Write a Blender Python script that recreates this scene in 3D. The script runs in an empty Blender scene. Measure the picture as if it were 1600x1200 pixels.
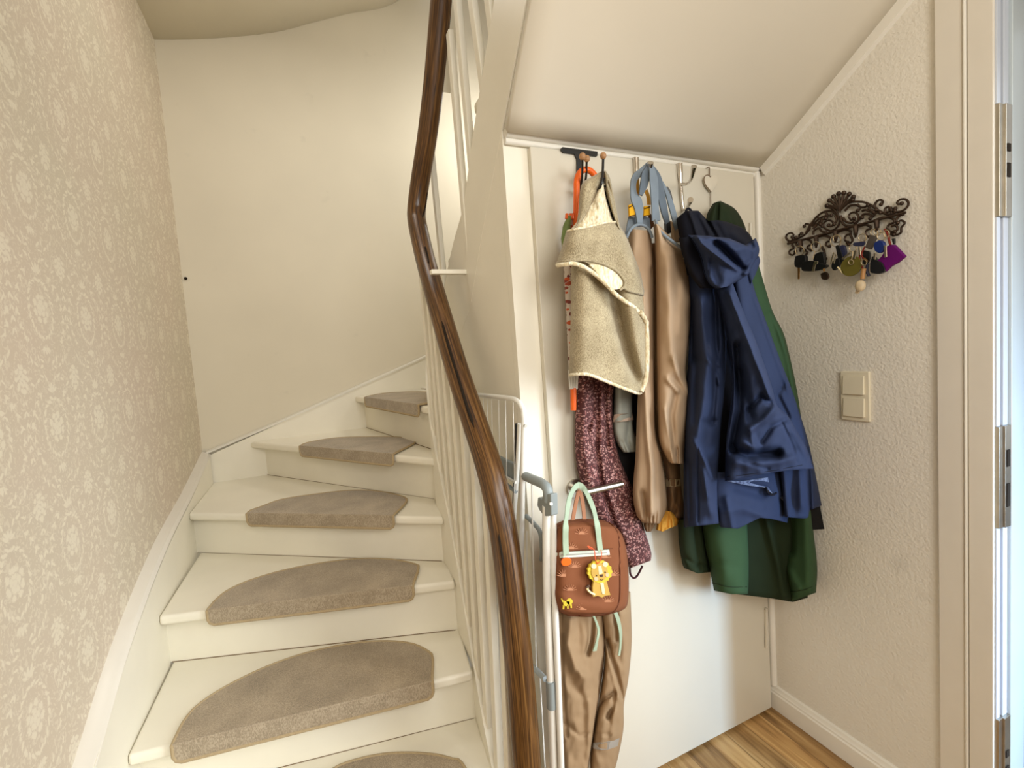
import bpy, bmesh, math, random
import numpy as np
from mathutils import Vector, Matrix, noise as mnoise

random.seed(7)
scn = bpy.context.scene
C = scn.collection

# ------------------------------------------------------------------ camera survey
# World: X to the right along the cupboard door, Y away along the right wall, Z up.
F = 724.0
H = 1.4
_a = np.array([1670.0, 166.4, -F]); _a /= np.linalg.norm(_a)
_b = np.array([-317.0, 27.0, -F]); _b -= _a * (_a @ _b); _b /= np.linalg.norm(_b)
_z = np.cross(_a, _b)
RM = np.stack([_a, _b, _z])
CAM = np.array([0.0, 0.0, H])

def ray(px, py):
    return RM @ np.array([px - 800.0, -(py - 600.0), -F])
def on_x(px, py, X):
    d = ray(px, py); return tuple(CAM + d * (X / d[0]))
def on_y(px, py, Y):
    d = ray(px, py); return tuple(CAM + d * (Y / d[1]))
def on_z(px, py, Z):
    d = ray(px, py); return tuple(CAM + d * ((Z - H) / d[2]))

cam_d = bpy.data.cameras.new('camera')
cam_d.sensor_fit = 'HORIZONTAL'; cam_d.sensor_width = 36.0
cam_d.lens = F / 1600.0 * 36.0
cam_d.clip_start = 0.02
cam = bpy.data.objects.new('camera', cam_d); C.objects.link(cam)
M = Matrix([[RM[0][0], RM[0][1], RM[0][2], CAM[0]],
            [RM[1][0], RM[1][1], RM[1][2], CAM[1]],
            [RM[2][0], RM[2][1], RM[2][2], CAM[2]],
            [0, 0, 0, 1]])
cam.matrix_world = M
scn.camera = cam
scn.view_settings.view_transform = 'Standard'
scn.view_settings.look = 'None'
scn.view_settings.exposure = 0.0

# ------------------------------------------------------------------ materials
def lin(c):
    return tuple(((v / 255.0) / 12.92 if v / 255.0 <= 0.04045 else ((v / 255.0 + 0.055) / 1.055) ** 2.4) for v in c)

class NT:
    def __init__(self, name):
        self.m = bpy.data.materials.new(name); self.m.use_nodes = True
        self.t = self.m.node_tree; self.n = self.t.nodes; self.l = self.t.links
        self.b = self.n['Principled BSDF']
    def add(self, typ, **kw):
        n = self.n.new(typ)
        for k, v in kw.items():
            if k.startswith('i_'):
                key = k[2:]
                key = int(key) if key.isdigit() else key.replace('_', ' ')
                n.inputs[key].default_value = v
            else:
                setattr(n, k, v)
        return n
    def link(self, a, b): self.l.new(a, b)
    def math(self, op, a, b=None, c=None):
        n = self.n.new('ShaderNodeMath'); n.operation = op
        for i, v in enumerate((a, b, c)):
            if v is None: continue
            if isinstance(v, (int, float)): n.inputs[i].default_value = v
            else: self.link(v, n.inputs[i])
        return n.outputs[0]
    def ramp(self, fac, stops):
        n = self.n.new('ShaderNodeValToRGB')
        e = n.color_ramp.elements
        while len(e) < len(stops): e.new(0.5)
        for i, (p, c) in enumerate(stops):
            e[i].position = p; e[i].color = (*c, 1)
        self.link(fac, n.inputs[0]); return n.outputs[0]
    def bump(self, h, strength=0.3, dist=0.002):
        n = self.n.new('ShaderNodeBump'); n.inputs['Strength'].default_value = strength
        n.inputs['Distance'].default_value = dist
        self.link(h, n.inputs['Height']); self.link(n.outputs[0], self.b.inputs['Normal'])
        return n

def mat(name, rgb, rough=0.5, metal=0.0, var=0.06, scale=12.0, bump=0.0, bscale=80.0, bdist=0.001, sheen=0.0, stretch=None, spec=None):
    t = NT(name); c = lin(rgb)
    co = t.add('ShaderNodeTexCoord').outputs['Object']
    if stretch:
        mp = t.add('ShaderNodeMapping'); mp.inputs['Scale'].default_value = stretch
        t.link(co, mp.inputs[0]); co = mp.outputs[0]
    nz = t.add('ShaderNodeTexNoise', i_Scale=scale, i_Detail=4.0)
    t.link(co, nz.inputs['Vector'])
    d = tuple(max(0, v * (1 - var)) for v in c); u = tuple(min(1, v * (1 + var)) for v in c)
    t.link(t.ramp(nz.outputs[0], [(0.3, d), (0.7, u)]), t.b.inputs['Base Color'])
    t.b.inputs['Roughness'].default_value = rough
    t.b.inputs['Metallic'].default_value = metal
    if rough >= 0.7 and spec is None: spec = 0.2
    if spec is not None: t.b.inputs['Specular IOR Level'].default_value = spec
    if sheen: t.b.inputs['Sheen Weight'].default_value = sheen
    if bump:
        n2 = t.add('ShaderNodeTexNoise', i_Scale=bscale, i_Detail=3.0)
        t.link(co, n2.inputs['Vector'])
        t.bump(n2.outputs[0], bump, bdist)
    return t.m

def wallpaper():
    t = NT('damask wallpaper')
    co = t.add('ShaderNodeTexCoord').outputs['Object']
    s = t.add('ShaderNodeSeparateXYZ'); t.link(co, s.inputs[0])
    W, Hh = 0.31, 0.36
    wob = t.add('ShaderNodeTexNoise', i_Scale=70.0, i_Detail=2.0); t.link(co, wob.inputs['Vector'])
    u = t.math('PINGPONG', t.math('MULTIPLY', s.outputs[1], 1.25), W / 2)                      # mirrored left and right
    v = t.math('FLOORED_MODULO', t.math('MULTIPLY', s.outputs[2], 1.25), Hh)
    u = t.math('ADD', u, t.math('MULTIPLY', t.math('SUBTRACT', wob.outputs[0], .5), .020))
    v = t.math('ADD', v, t.math('MULTIPLY', t.math('SUBTRACT', wob.outputs[0], .5), .020))
    leaves = []                                                     # (u, v, angle, half length, half width) in mm
    def L(x, y, ang, a, b): leaves.append((x, y, ang, a, b))
    for r, n, off in ((0, 1, 0), (16, 5, 90), (33, 8, 70)):   # bouquet in the middle of the medallion
        for k in range(n):
            an = math.radians(off + 360 * k / n); x, y = r * math.cos(an), 180 + r * 1.15 * math.sin(an)
            if x > -4: L(x, y, math.degrees(an) + 90, 10.5, 7.0)
    for k in range(11):                                             # leafy oval frame
        an = math.radians(-82 + 16.4 * k); x, y = 66 * math.cos(an), 180 + 88 * math.sin(an)
        tg = math.degrees(math.atan2(88 * math.cos(an), -66 * math.sin(an)))
        L(x, y, tg + 28, 11, 3.6)
    for an, ln in ((90, 16), (58, 17), (28, 15)):                   # palmettes above and below
        L(ln * 1.1 * math.cos(math.radians(an)), 288 + ln * math.sin(math.radians(an)), an, ln * .8, 4)
        L(ln * 1.1 * math.cos(math.radians(an)), 64 - ln * .7 * math.sin(math.radians(an)), -an, ln * .7, 3.6)
    for r, n in ((0, 1), (14, 6), (27, 9)):                          # small bouquet between medallions
        for k in range(n):
            an = math.radians(100 + 360 * k / n); x, y = 155 + r * math.cos(an), 330 + r * 1.25 * math.sin(an)
            if x < 159:
                L(x, y, math.degrees(an) + 60, 8.2, 5.4)
                if y > Hh * 1000 - 8: L(x, y - Hh * 1000, math.degrees(an) + 60, 8.2, 5.4)
    P = [(70, 285), (92, 262), (112, 232), (124, 198), (128, 160), (120, 122), (102, 92), (80, 70)]
    for i in range(len(P) - 1):                                     # side vine
        ang = math.degrees(math.atan2(P[i+1][1] - P[i][1], P[i+1][0] - P[i][0]))
        L(P[i][0] + 4, P[i][1], ang + 35, 11, 3.4); L(P[i][0] - 2, P[i][1] - 6, ang - 45, 9, 3.0)
    for y in (262, 232, 200, 168, 136, 104):
        L(149, y, 60, 9, 3.2)
    for x, y, an in ((30, 20, 30), (52, 30, 70), (40, 4, -10), (70, 12, 40), (92, 24, 80), (110, 40, 60), (26, 330, 60), (48, 338, 20), (70, 325, -20), (100, 310, 30)):
        L(x, y, an, 10, 3.2)
    cur = None
    for (x, y, an, la, lb) in leaves:
        mp = t.add('ShaderNodeMapping', vector_type='TEXTURE')
        mp.inputs['Location'].default_value = (x / 1000, y / 1000, 0)
        mp.inputs['Rotation'].default_value = (0, 0, math.radians(an))
        mp.inputs['Scale'].default_value = (la / 860, lb / 760, 1e6)
        cb_ = t.add('ShaderNodeCombineXYZ'); t.link(u, cb_.inputs[0]); t.link(v, cb_.inputs[1])
        if cur is not None: t.link(cur, cb_.inputs[2])       # keeps the evaluation strictly one leaf after another
        t.link(cb_.outputs[0], mp.inputs[0])
        ln = t.add('ShaderNodeVectorMath', operation='LENGTH'); t.link(mp.outputs[0], ln.inputs[0])
        cur = ln.outputs['Value'] if cur is None else t.math('MINIMUM', cur, ln.outputs['Value'])
    fine = t.add('ShaderNodeTexNoise', i_Scale=300.0, i_Detail=1.0); t.link(co, fine.inputs['Vector'])
    edge = t.math('ADD', cur, t.math('MULTIPLY', t.math('SUBTRACT', fine.outputs[0], .5), .9))
    mr = t.add('ShaderNodeMapRange'); mr.inputs['From Min'].default_value = 0.75; mr.inputs['From Max'].default_value = 1.2
    mr.inputs['To Min'].default_value = 1.0; mr.inputs['To Max'].default_value = 0.0
    t.link(edge, mr.inputs['Value'])
    patt = mr.outputs[0]
    fl = t.add('ShaderNodeTexNoise', i_Scale=70.0, i_Detail=2.0, i_Distortion=1.8); t.link(co, fl.inputs['Vector'])
    fm_ = t.add('ShaderNodeMapRange'); fm_.inputs['From Min'].default_value = 0.53; fm_.inputs['From Max'].default_value = 0.60
    t.link(fl.outputs[0], fm_.inputs['Value'])
    patt = t.math('MAXIMUM', patt, t.math('MULTIPLY', fm_.outputs[0], 0.55))
    soft = t.add('ShaderNodeTexNoise', i_Scale=1.6); t.link(co, soft.inputs['Vector'])
    base = t.ramp(soft.outputs[0], [(0.3, lin((205, 193, 171))), (0.7, lin((209, 192, 172)))])
    mx = t.add('ShaderNodeMix'); mx.data_type = 'RGBA'
    t.link(t.math('MULTIPLY', patt, 0.5), mx.inputs[0]); t.link(base, mx.inputs[6])
    mx.inputs[7].default_value = (*lin((242, 234, 212)), 1)
    t.link(mx.outputs[2], t.b.inputs['Base Color'])
    t.b.inputs['Roughness'].default_value = 0.75
    t.bump(patt, 0.12, 0.0006)
    return t.m

def plaster(name, rgb, fine=240.0, strength=0.25, dist=0.0012, smudge=True):
    t = NT(name); c = lin(rgb)
    co = t.add('ShaderNodeTexCoord').outputs['Object']
    big = t.add('ShaderNodeTexNoise', i_Scale=1.7, i_Detail=3.0); t.link(co, big.inputs['Vector'])
    col = t.ramp(big.outputs[0], [(0.25, tuple(v * 0.94 for v in c)), (0.75, tuple(min(1, v * 1.04) for v in c))])
    if smudge:
        sm = t.add('ShaderNodeTexNoise', i_Scale=9.0, i_Detail=6.0); t.link(co, sm.inputs['Vector'])
        f = t.ramp(sm.outputs[0], [(0.66, (0, 0, 0)), (0.8, (0.35, 0.35, 0.35))])
        mx = t.add('ShaderNodeMix'); mx.data_type = 'RGBA'
        t.link(f, mx.inputs[0]); t.link(col, mx.inputs[6]); mx.inputs[7].default_value = (*[v * 0.7 for v in c], 1)
        col = mx.outputs[2]
    t.link(col, t.b.inputs['Base Color']); t.b.inputs['Roughness'].default_value = 0.85
    n2 = t.add('ShaderNodeTexNoise', i_Scale=fine, i_Detail=2.0); t.link(co, n2.inputs['Vector'])
    t.bump(n2.outputs[0], strength, dist)
    return t.m

def planks():
    t = NT('oak plank floor')
    co = t.add('ShaderNodeTexCoord').outputs['Object']
    s = t.add('ShaderNodeSeparateXYZ'); t.link(co, s.inputs[0])
    wdt = 0.088
    idx = t.math('FLOOR', t.math('DIVIDE', s.outputs[0], wdt))
    wn = t.add('ShaderNodeTexWhiteNoise'); wn.noise_dimensions = '1D'; t.link(idx, wn.inputs['W'])
    cv = t.add('ShaderNodeCombineXYZ')
    t.link(t.math('MULTIPLY', s.outputs[0], 22.0), cv.inputs[0])
    t.link(t.math('ADD', t.math('MULTIPLY', s.outputs[1], 1.6), t.math('MULTIPLY', wn.outputs[0], 30)), cv.inputs[1])
    t.link(t.math('MULTIPLY', wn.outputs[0], 17), cv.inputs[2])
    nz = t.add('ShaderNodeTexNoise', i_Scale=1.5, i_Detail=6.0, i_Distortion=0.7); t.link(cv.outputs[0], nz.inputs['Vector'])
    col = t.ramp(nz.outputs[0], [(0.32, lin((122, 88, 48))), (0.48, lin((176, 136, 84))), (0.68, lin((204, 168, 114)))])
    tone = t.math('ADD', t.math('MULTIPLY', wn.outputs[0], 0.5), 0.7)
    fr = t.math('FRACT', t.math('DIVIDE', s.outputs[0], wdt))
    gap = t.math('LESS_THAN', t.math('ABSOLUTE', t.math('SUBTRACT', fr, 0.5)), 0.488)
    tone = t.math('MULTIPLY', tone, t.math('ADD', t.math('MULTIPLY', gap, 0.55), 0.45))
    vm = t.add('ShaderNodeVectorMath'); vm.operation = 'SCALE'
    t.link(col, vm.inputs[0]); t.link(tone, vm.inputs['Scale'])
    t.link(vm.outputs[0], t.b.inputs['Base Color']); t.b.inputs['Roughness'].default_value = 0.38
    t.bump(nz.outputs[0], 0.1, 0.001)
    return t.m

def old_wood():
    t = NT('worn varnished handrail wood')
    co = t.add('ShaderNodeTexCoord').outputs['UV']
    s = t.add('ShaderNodeSeparateXYZ'); t.link(co, s.inputs[0])
    cv = t.add('ShaderNodeCombineXYZ')
    t.link(t.math('MULTIPLY', s.outputs[0], 3.2), cv.inputs[0]); t.link(t.math('MULTIPLY', s.outputs[1], 14.0), cv.inputs[1])
    nz = t.add('ShaderNodeTexNoise', i_Scale=1.8, i_Detail=7.0, i_Distortion=0.9); t.link(cv.outputs[0], nz.inputs['Vector'])
    col = t.ramp(nz.outputs[0], [(0.30, lin((38, 22, 8))), (0.46, lin((78, 49, 21))), (0.58, lin((106, 72, 34))), (0.76, lin((136, 100, 56)))])
    t.link(col, t.b.inputs['Base Color']); t.b.inputs['Roughness'].default_value = 0.28
    t.bump(nz.outputs[0], 0.25, 0.002)
    return t.m

def carpet():
    t = NT('taupe carpet pile')
    co = t.add('ShaderNodeTexCoord').outputs['Object']
    n = t.add('ShaderNodeTexNoise', i_Scale=420.0, i_Detail=2.0); t.link(co, n.inputs['Vector'])
    b = t.add('ShaderNodeTexNoise', i_Scale=7.0, i_Detail=2.0); t.link(co, b.inputs['Vector'])
    f = t.math('ADD', t.math('MULTIPLY', n.outputs[0], 0.7), t.math('MULTIPLY', b.outputs[0], 0.4))
    t.link(t.ramp(f, [(0.38, lin((124, 109, 86))), (0.72, lin((184, 165, 137)))]), t.b.inputs['Base Color'])
    t.b.inputs['Roughness'].default_value = 0.95
    t.b.inputs['Sheen Weight'].default_value = 0.3
    t.bump(n.outputs[0], 0.6, 0.002)
    return t.m

def speckle(name, c1, c2, scale=260.0, bump=0.6, lo=0.42, hi=0.6, rough=0.95, dist=0.002, big=0.25):
    t = NT(name)
    co = t.add('ShaderNodeTexCoord').outputs['Object']
    mp = t.add('ShaderNodeMapping'); mp.inputs['Scale'].default_value = (1, 1, 0.45); t.link(co, mp.inputs[0])
    n = t.add('ShaderNodeTexNoise', i_Scale=scale, i_Detail=3.0); t.link(mp.outputs[0], n.inputs['Vector'])
    b = t.add('ShaderNodeTexNoise', i_Scale=18.0, i_Detail=2.0); t.link(co, b.inputs['Vector'])
    f = t.math('ADD', t.math('MULTIPLY', n.outputs[0], 1 - big), t.math('MULTIPLY', b.outputs[0], big))
    t.link(t.ramp(f, [(lo, lin(c1)), (hi, lin(c2))]), t.b.inputs['Base Color'])
    t.b.inputs['Roughness'].default_value = rough; t.b.inputs['Sheen Weight'].default_value = 0.25
    t.bump(n.outputs[0], bump, dist)
    return t.m

def floral(name, base, spots, scale=85.0, rad=0.36):
    t = NT(name)
    co = t.add('ShaderNodeTexCoord').outputs['Object']
    mp = t.add('ShaderNodeMapping'); mp.inputs['Scale'].default_value = (1, 0.4, 1); t.link(co, mp.inputs[0])
    v = t.add('ShaderNodeTexVoronoi', i_Scale=scale); t.link(mp.outputs[0], v.inputs['Vector'])
    s = t.add('ShaderNodeSeparateXYZ'); t.link(v.outputs['Color'], s.inputs[0])
    lim = t.math('MULTIPLY', s.outputs[0], rad)
    f = t.math('LESS_THAN', v.outputs['Distance'], lim)
    spot = t.ramp(s.outputs[1], [(0.0, lin(spots[0])), (0.5, lin(spots[1])), (1.0, lin(spots[2]))])
    mx = t.add('ShaderNodeMix'); mx.data_type = 'RGBA'
    t.link(f, mx.inputs[0]); mx.inputs[6].default_value = (*lin(base), 1); t.link(spot, mx.inputs[7])
    t.link(mx.outputs[2], t.b.inputs['Base Color']); t.b.inputs['Roughness'].default_value = 0.8
    return t.m

MT = dict(
    wallpaper=wallpaper(),
    plaster=plaster('cream plaster', (226, 217, 196), fine=120, strength=0.12),
    rough=plaster('rough woodchip wall', (227, 221, 208), fine=125.0, strength=0.75, dist=0.003),
    soffit=plaster('white painted soffit', (224, 216, 199), fine=60, strength=0.03, smudge=False),
    paint=mat('cream gloss paint', (240, 234, 217), 0.38, var=0.035, scale=4.0, bump=0.05, bscale=30),
    doorpaint=mat('white gloss door paint', (214, 207, 190), 0.27, var=0.02, scale=3.0, bump=0.08, bscale=9, bdist=0.002),
    trim=mat('white trim paint', (234, 229, 217), 0.35, var=0.03, scale=5.0),
    frame=mat('white lacquered door frame', (222, 215, 202), 0.3, var=0.02),
    alu=mat('pale aluminium frame', (198, 208, 212), 0.35, metal=0.2, var=0.02),
    strip=mat('white weather strip', (196, 202, 212), 0.4, var=0.01),
    steel=mat('brushed steel', (190, 184, 172), 0.28, metal=1.0, var=0.08, scale=30),
    chrome=mat('chrome', (205, 198, 188), 0.16, metal=1.0, var=0.03),
    floor=planks(), wood=old_wood(), carpet=carpet(),
    carpetlip=speckle('carpet lip', (146, 131, 108), (180, 164, 140), 380, .5, dist=.0015),
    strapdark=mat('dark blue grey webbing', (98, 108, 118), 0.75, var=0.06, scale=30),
    binding=mat('mat binding', (176, 156, 122), 0.9, var=0.1, scale=200, bump=0.5, bscale=400),
    crack=mat('paint crack', (128, 106, 78), 0.9),
    dark=mat('dark gap', (40, 32, 24), 0.9),
    black=mat('black metal', (22, 20, 18), 0.45, var=0.1),
    ball=mat('wooden ball', (166, 122, 80), 0.5, var=0.15, scale=60, stretch=(1, 1, 6)),
    orange=mat('orange plastic', (234, 100, 18), 0.35, var=0.03),
    orangecord=mat('orange cord', (240, 96, 48), 0.6),
    white_plastic=mat('white coated steel', (232, 230, 222), 0.3, var=0.02),
    grey_plastic=mat('grey plastic', (140, 148, 148), 0.45, var=0.04),
    switch=mat('switch plastic', (226, 216, 190), 0.3, var=0.01),
    fleece=speckle('oatmeal boiled wool', (126, 111, 82), (190, 175, 142), 620, 0.45, lo=.36, hi=.66, dist=.001),
    sherpa=speckle('cream sherpa pile', (214, 196, 156), (244, 234, 206), 150, 1.0, dist=0.006),
    tan=mat('tan rain fabric', (178, 152, 124), 0.72, var=0.07, scale=9, bump=0.25, bscale=26, bdist=0.004),
    tan2=mat('darker tan rain fabric', (128, 100, 72), 0.8, var=0.1, scale=12, bump=0.25, bscale=30, bdist=0.004),
    ochre=mat('ochre lining', (206, 150, 60), 0.7, var=0.12, scale=30),
    khaki=mat('brown shell fabric', (152, 126, 96), 0.8, var=0.06, scale=9, bump=0.35, bscale=22, bdist=0.005),
    bluegrey=mat('blue grey webbing', (122, 133, 143), 0.75, var=0.06, scale=30),
    greyshell=mat('pale grey shell fabric', (158, 162, 154), 0.75, var=0.06, scale=14, bump=0.2, bscale=40, bdist=0.003),
    pinkband=mat('pale pink reflective band', (186, 168, 152), 0.5),
    reflect=mat('grey reflective tape', (150, 144, 136), 0.4, var=0.03),
    creamband=mat('cream reflective band', (200, 180, 142), 0.5),
    yellow=mat('yellow webbing', (218, 162, 22), 0.7, var=0.08, scale=50),
    elastic=mat('dark brown strap', (76, 44, 16), 0.8),
    darkgrey=mat('dark grey webbing', (96, 94, 92), 0.8),
    navy=mat('navy shell fabric', (39, 49, 76), 0.8, var=0.08, scale=10, bump=0.25, bscale=30, bdist=0.003),
    navy_trim_shade=mat('dark navy trim and fold shade', (17, 18, 28), 0.9, var=0.1),  # trim colour, and painted shade for the coat's valley and hood side
    frost=speckle('washed navy lining', (46, 58, 92), (120, 134, 166), 90, 0.2),
    green=mat('dark green shell fabric', (50, 74, 46), 0.82, var=0.08, scale=10, bump=0.25, bscale=30, bdist=0.003),
    greendark=mat('deep green fabric and fold shade', (32, 42, 22), 0.85, var=0.1, scale=10, bump=0.2, bscale=30, bdist=0.003),  # hood and sleeve colour, and painted shade between the coat fronts
    blackcloth=mat('black cloth', (18, 16, 16), 0.9),
    maroon=floral('maroon floral cloth', (74, 34, 34), ((206, 160, 152), (134, 74, 70), (176, 140, 134)), 210, 0.78),
    umbrella=floral('printed umbrella film', (206, 194, 182), ((150, 60, 40), (70, 50, 60), (210, 90, 40)), 90, 0.75),
    umbgreen=mat('green umbrella print', (110, 128, 70), 0.6, var=0.3, scale=40),
    ribs=mat('clear white plastic ribs', (226, 222, 210), 0.3),
    brown=mat('rust brown nylon', (126, 76, 48), 0.8, var=0.05, scale=10, bump=0.2, bscale=40, bdist=0.003),
    brownlight=mat('pale rust print', (176, 122, 90), 0.7),
    mint=mat('mint webbing', (164, 180, 156), 0.7, var=0.04, scale=60),
    zipper=mat('pale mint zipper', (206, 214, 198), 0.5),
    lion=mat('yellow lion vinyl', (208, 182, 48), 0.5, var=0.05),
    liontan=mat('mustard lion body', (192, 154, 70), 0.5, var=0.05),
    cream=mat('cream vinyl', (240, 222, 170), 0.5),
    ink=mat('dark brown ink', (70, 40, 20), 0.6),
    pinkcheek=mat('peach vinyl', (230, 180, 140), 0.5),
    iron=mat('antiqued bronze cast iron', (64, 48, 36), 0.42, metal=0.6, var=0.35, scale=60),
    keymetal=mat('key steel', (196, 180, 150), 0.3, metal=1.0),
    brass=mat('aged brass', (150, 112, 66), 0.4, metal=0.9),
    keyblack=mat('black key fob plastic', (16, 16, 17), 0.4),
    olive=mat('olive leather tag', (98, 90, 24), 0.6, var=0.1),
    blue=mat('blue fob plastic', (20, 44, 110), 0.35),
    navyfob=mat('navy fob', (36, 40, 70), 0.5),
    greyfob=mat('grey key fob', (74, 66, 58), 0.5),
    purple=mat('purple felt', (98, 10, 100), 0.7, var=0.06),
    redcord=mat('red cord', (120, 40, 30), 0.7),
    shell=mat('beige shell', (206, 186, 152), 0.5, var=0.2, scale=40),
    caramel=mat('caramel bead', (176, 128, 76), 0.5),
    heart=mat('white enamelled heart', (216, 208, 190), 0.5),
    heartedge=mat('weathered heart edge', (120, 100, 78), 0.6),
)

# ------------------------------------------------------------------ object helpers
def wloc(o):
    p = Vector((0, 0, 0))
    while o is not None:
        p += o.location; o = o.parent
    return p

def mesh(name, V, Fc, m, parent=None, smooth=False, mats=None, fm=None, uv=None):
    me = bpy.data.meshes.new(name)
    off = wloc(parent) if parent else Vector((0, 0, 0))
    me.from_pydata([tuple(Vector(v) - off) for v in V], [], Fc)
    for mm in ([m] if mats is None else mats): me.materials.append(mm)
    if fm is not None:
        for p, i in zip(me.polygons, fm): p.material_index = i
    if uv is not None:
        ul = me.uv_layers.new(name='UVMap')
        for lp in me.loops: ul.data[lp.index].uv = uv[lp.vertex_index]
    if smooth:
        for p in me.polygons: p.use_smooth = True
    me.update()
    o = bpy.data.objects.new(name, me); C.objects.link(o)
    if parent: o.parent = parent
    return o

def thing(name, label, cat, loc=(0, 0, 0), group=None):
    o = bpy.data.objects.new(name, None); C.objects.link(o); o.location = loc
    o.empty_display_size = 0.05
    o['label'] = label; o['category'] = cat
    if group: o['group'] = group
    return o

def tag(o, label, cat, group=None):
    o['label'] = label; o['category'] = cat
    if group: o['group'] = group
    return o

def struct(o, label=None):
    o['kind'] = 'structure'
    if label: o['label'] = label; 
    return o

class MB:
    """collects shapes into one mesh"""
    def __init__(self): self.V = []; self.F = []; self.fm = []; self.mi = 0
    def add(self, V, Fc):
        n = len(self.V); self.V += [tuple(v) for v in V]
        self.F += [tuple(i + n for i in f) for f in Fc]; self.fm += [self.mi] * len(Fc)
        return self
    def box(self, x0, x1, y0, y1, z0, z1):
        return self.add([(x0,y0,z0),(x1,y0,z0),(x1,y1,z0),(x0,y1,z0),(x0,y0,z1),(x1,y0,z1),(x1,y1,z1),(x0,y1,z1)],
                        [(0,3,2,1),(4,5,6,7),(0,1,5,4),(1,2,6,5),(2,3,7,6),(3,0,4,7)])
    def hexa(self, P):
        return self.add(P, [(0,3,2,1),(4,5,6,7),(0,1,5,4),(1,2,6,5),(2,3,7,6),(3,0,4,7)])
    def prism(self, poly, vec):
        """poly: 3-D points; extruded along vec"""
        n = len(poly); v = np.array(vec)
        A = [np.array(p) for p in poly]; B = [p + v for p in A]
        Fc = [tuple(range(n))[::-1], tuple(range(n, 2 * n))]
        Fc += [(i, (i + 1) % n, n + (i + 1) % n, n + i) for i in range(n)]
        return self.add(A + B, Fc)
    def tube(self, pts, r, n=10, close=False, flat=1.0, up=None, caps=True):
        P = [Vector(p) for p in pts]; N = len(P)
        R = r if isinstance(r, (list, tuple)) else [r] * N
        T = []
        for i in range(N):
            if close: d = P[(i + 1) % N] - P[i - 1]
            else: d = P[min(i + 1, N - 1)] - P[max(i - 1, 0)]
            T.append(d.normalized() if d.length > 1e-9 else Vector((0, 0, 1)))
        u = Vector(up) if up else Vector((0.31, -0.9, 0.2))
        if abs(u.dot(T[0])) > 0.95 * u.length: u = Vector((0.9, 0.1, 0.4))
        base = len(self.V); V = []; Fc = []
        nrm = (u - T[0] * u.dot(T[0])).normalized()
        for i in range(N):
            if i: 
                nrm = (nrm - T[i] * nrm.dot(T[i])).normalized()
            bi = T[i].cross(nrm)
            for k in range(n):
                a = 2 * math.pi * k / n
                V.append(P[i] + nrm * (math.cos(a) * R[i] * flat) + bi * (math.sin(a) * R[i]))
        for i in range(N if close else N - 1):
            for k in range(n):
                j = (i + 1) % N
                Fc.append((i*n+k, i*n+(k+1)%n, j*n+(k+1)%n, j*n+k))
        if not close and caps:
            Fc.append(tuple(range(n))[::-1]); Fc.append(tuple((N-1)*n+k for k in range(n)))
        return self.add(V, Fc)
    def ball(self, c, r, nu=14, nv=9, sc=(1, 1, 1), rot=None):
        V = [(0, 0, 1)]; Fc = []
        for j in range(1, nv):
            th = math.pi * j / nv
            for i in range(nu):
                ph = 2 * math.pi * i / nu
                V.append((math.sin(th)*math.cos(ph), math.sin(th)*math.sin(ph), math.cos(th)))
        V.append((0, 0, -1)); L = len(V) - 1
        for i in range(nu):
            Fc.append((0, 1 + i, 1 + (i + 1) % nu))
            Fc.append((L, L - nu + (i + 1) % nu, L - nu + i))
            for j in range(nv - 2):
                a = 1 + j * nu
                Fc.append((a + i, a + nu + i, a + nu + (i + 1) % nu, a + (i + 1) % nu))
        W = [Vector((v[0]*sc[0], v[1]*sc[1], v[2]*sc[2])) * r for v in V]
        if rot is not None: W = [rot @ w for w in W]
        return self.add([w + Vector(c) for w in W], Fc)
    def disc(self, c, r, nrm, th, n=24, sc=1.0):
        nv = Vector(nrm).normalized(); a = nv.orthogonal().normalized(); b = nv.cross(a)
        poly = [Vector(c) + a * (r*math.cos(2*math.pi*k/n)) + b * (r*sc*math.sin(2*math.pi*k/n)) for k in range(n)]
        return self.prism(poly, nv * th)
    def build(self, name, m, parent=None, smooth=False, bevel=0.0, seg=2, mats=None, uv=None, angle=None):
        o = mesh(name, self.V, self.F, m, parent, smooth, mats, self.fm if mats else None, uv)
        bm = bmesh.new(); bm.from_mesh(o.data)
        bmesh.ops.recalc_face_normals(bm, faces=bm.faces); bm.to_mesh(o.data); bm.free()
        if bevel:
            bv = o.modifiers.new('bevel', 'BEVEL'); bv.width = bevel; bv.segments = seg
            bv.limit_method = 'ANGLE'; bv.angle_limit = math.radians(35)
            for p in o.data.polygons: p.use_smooth = True
            o.modifiers.new('wn', 'WEIGHTED_NORMAL')
        if smooth and angle is None:
            angle = 45
        if angle and not bevel:
            for p in o.data.polygons: p.use_smooth = True
            for e in sharp_edges(o.data, math.radians(angle)): e.use_edge_sharp = True
        return o

def sharp_edges(me, ang):
    bm = bmesh.new(); bm.from_mesh(me); bm.edges.ensure_lookup_table()
    idx = [e.index for e in bm.edges if len(e.link_faces) == 2 and e.calc_face_angle(0) > ang]
    bm.free()
    return [me.edges[i] for i in idx]

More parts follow.
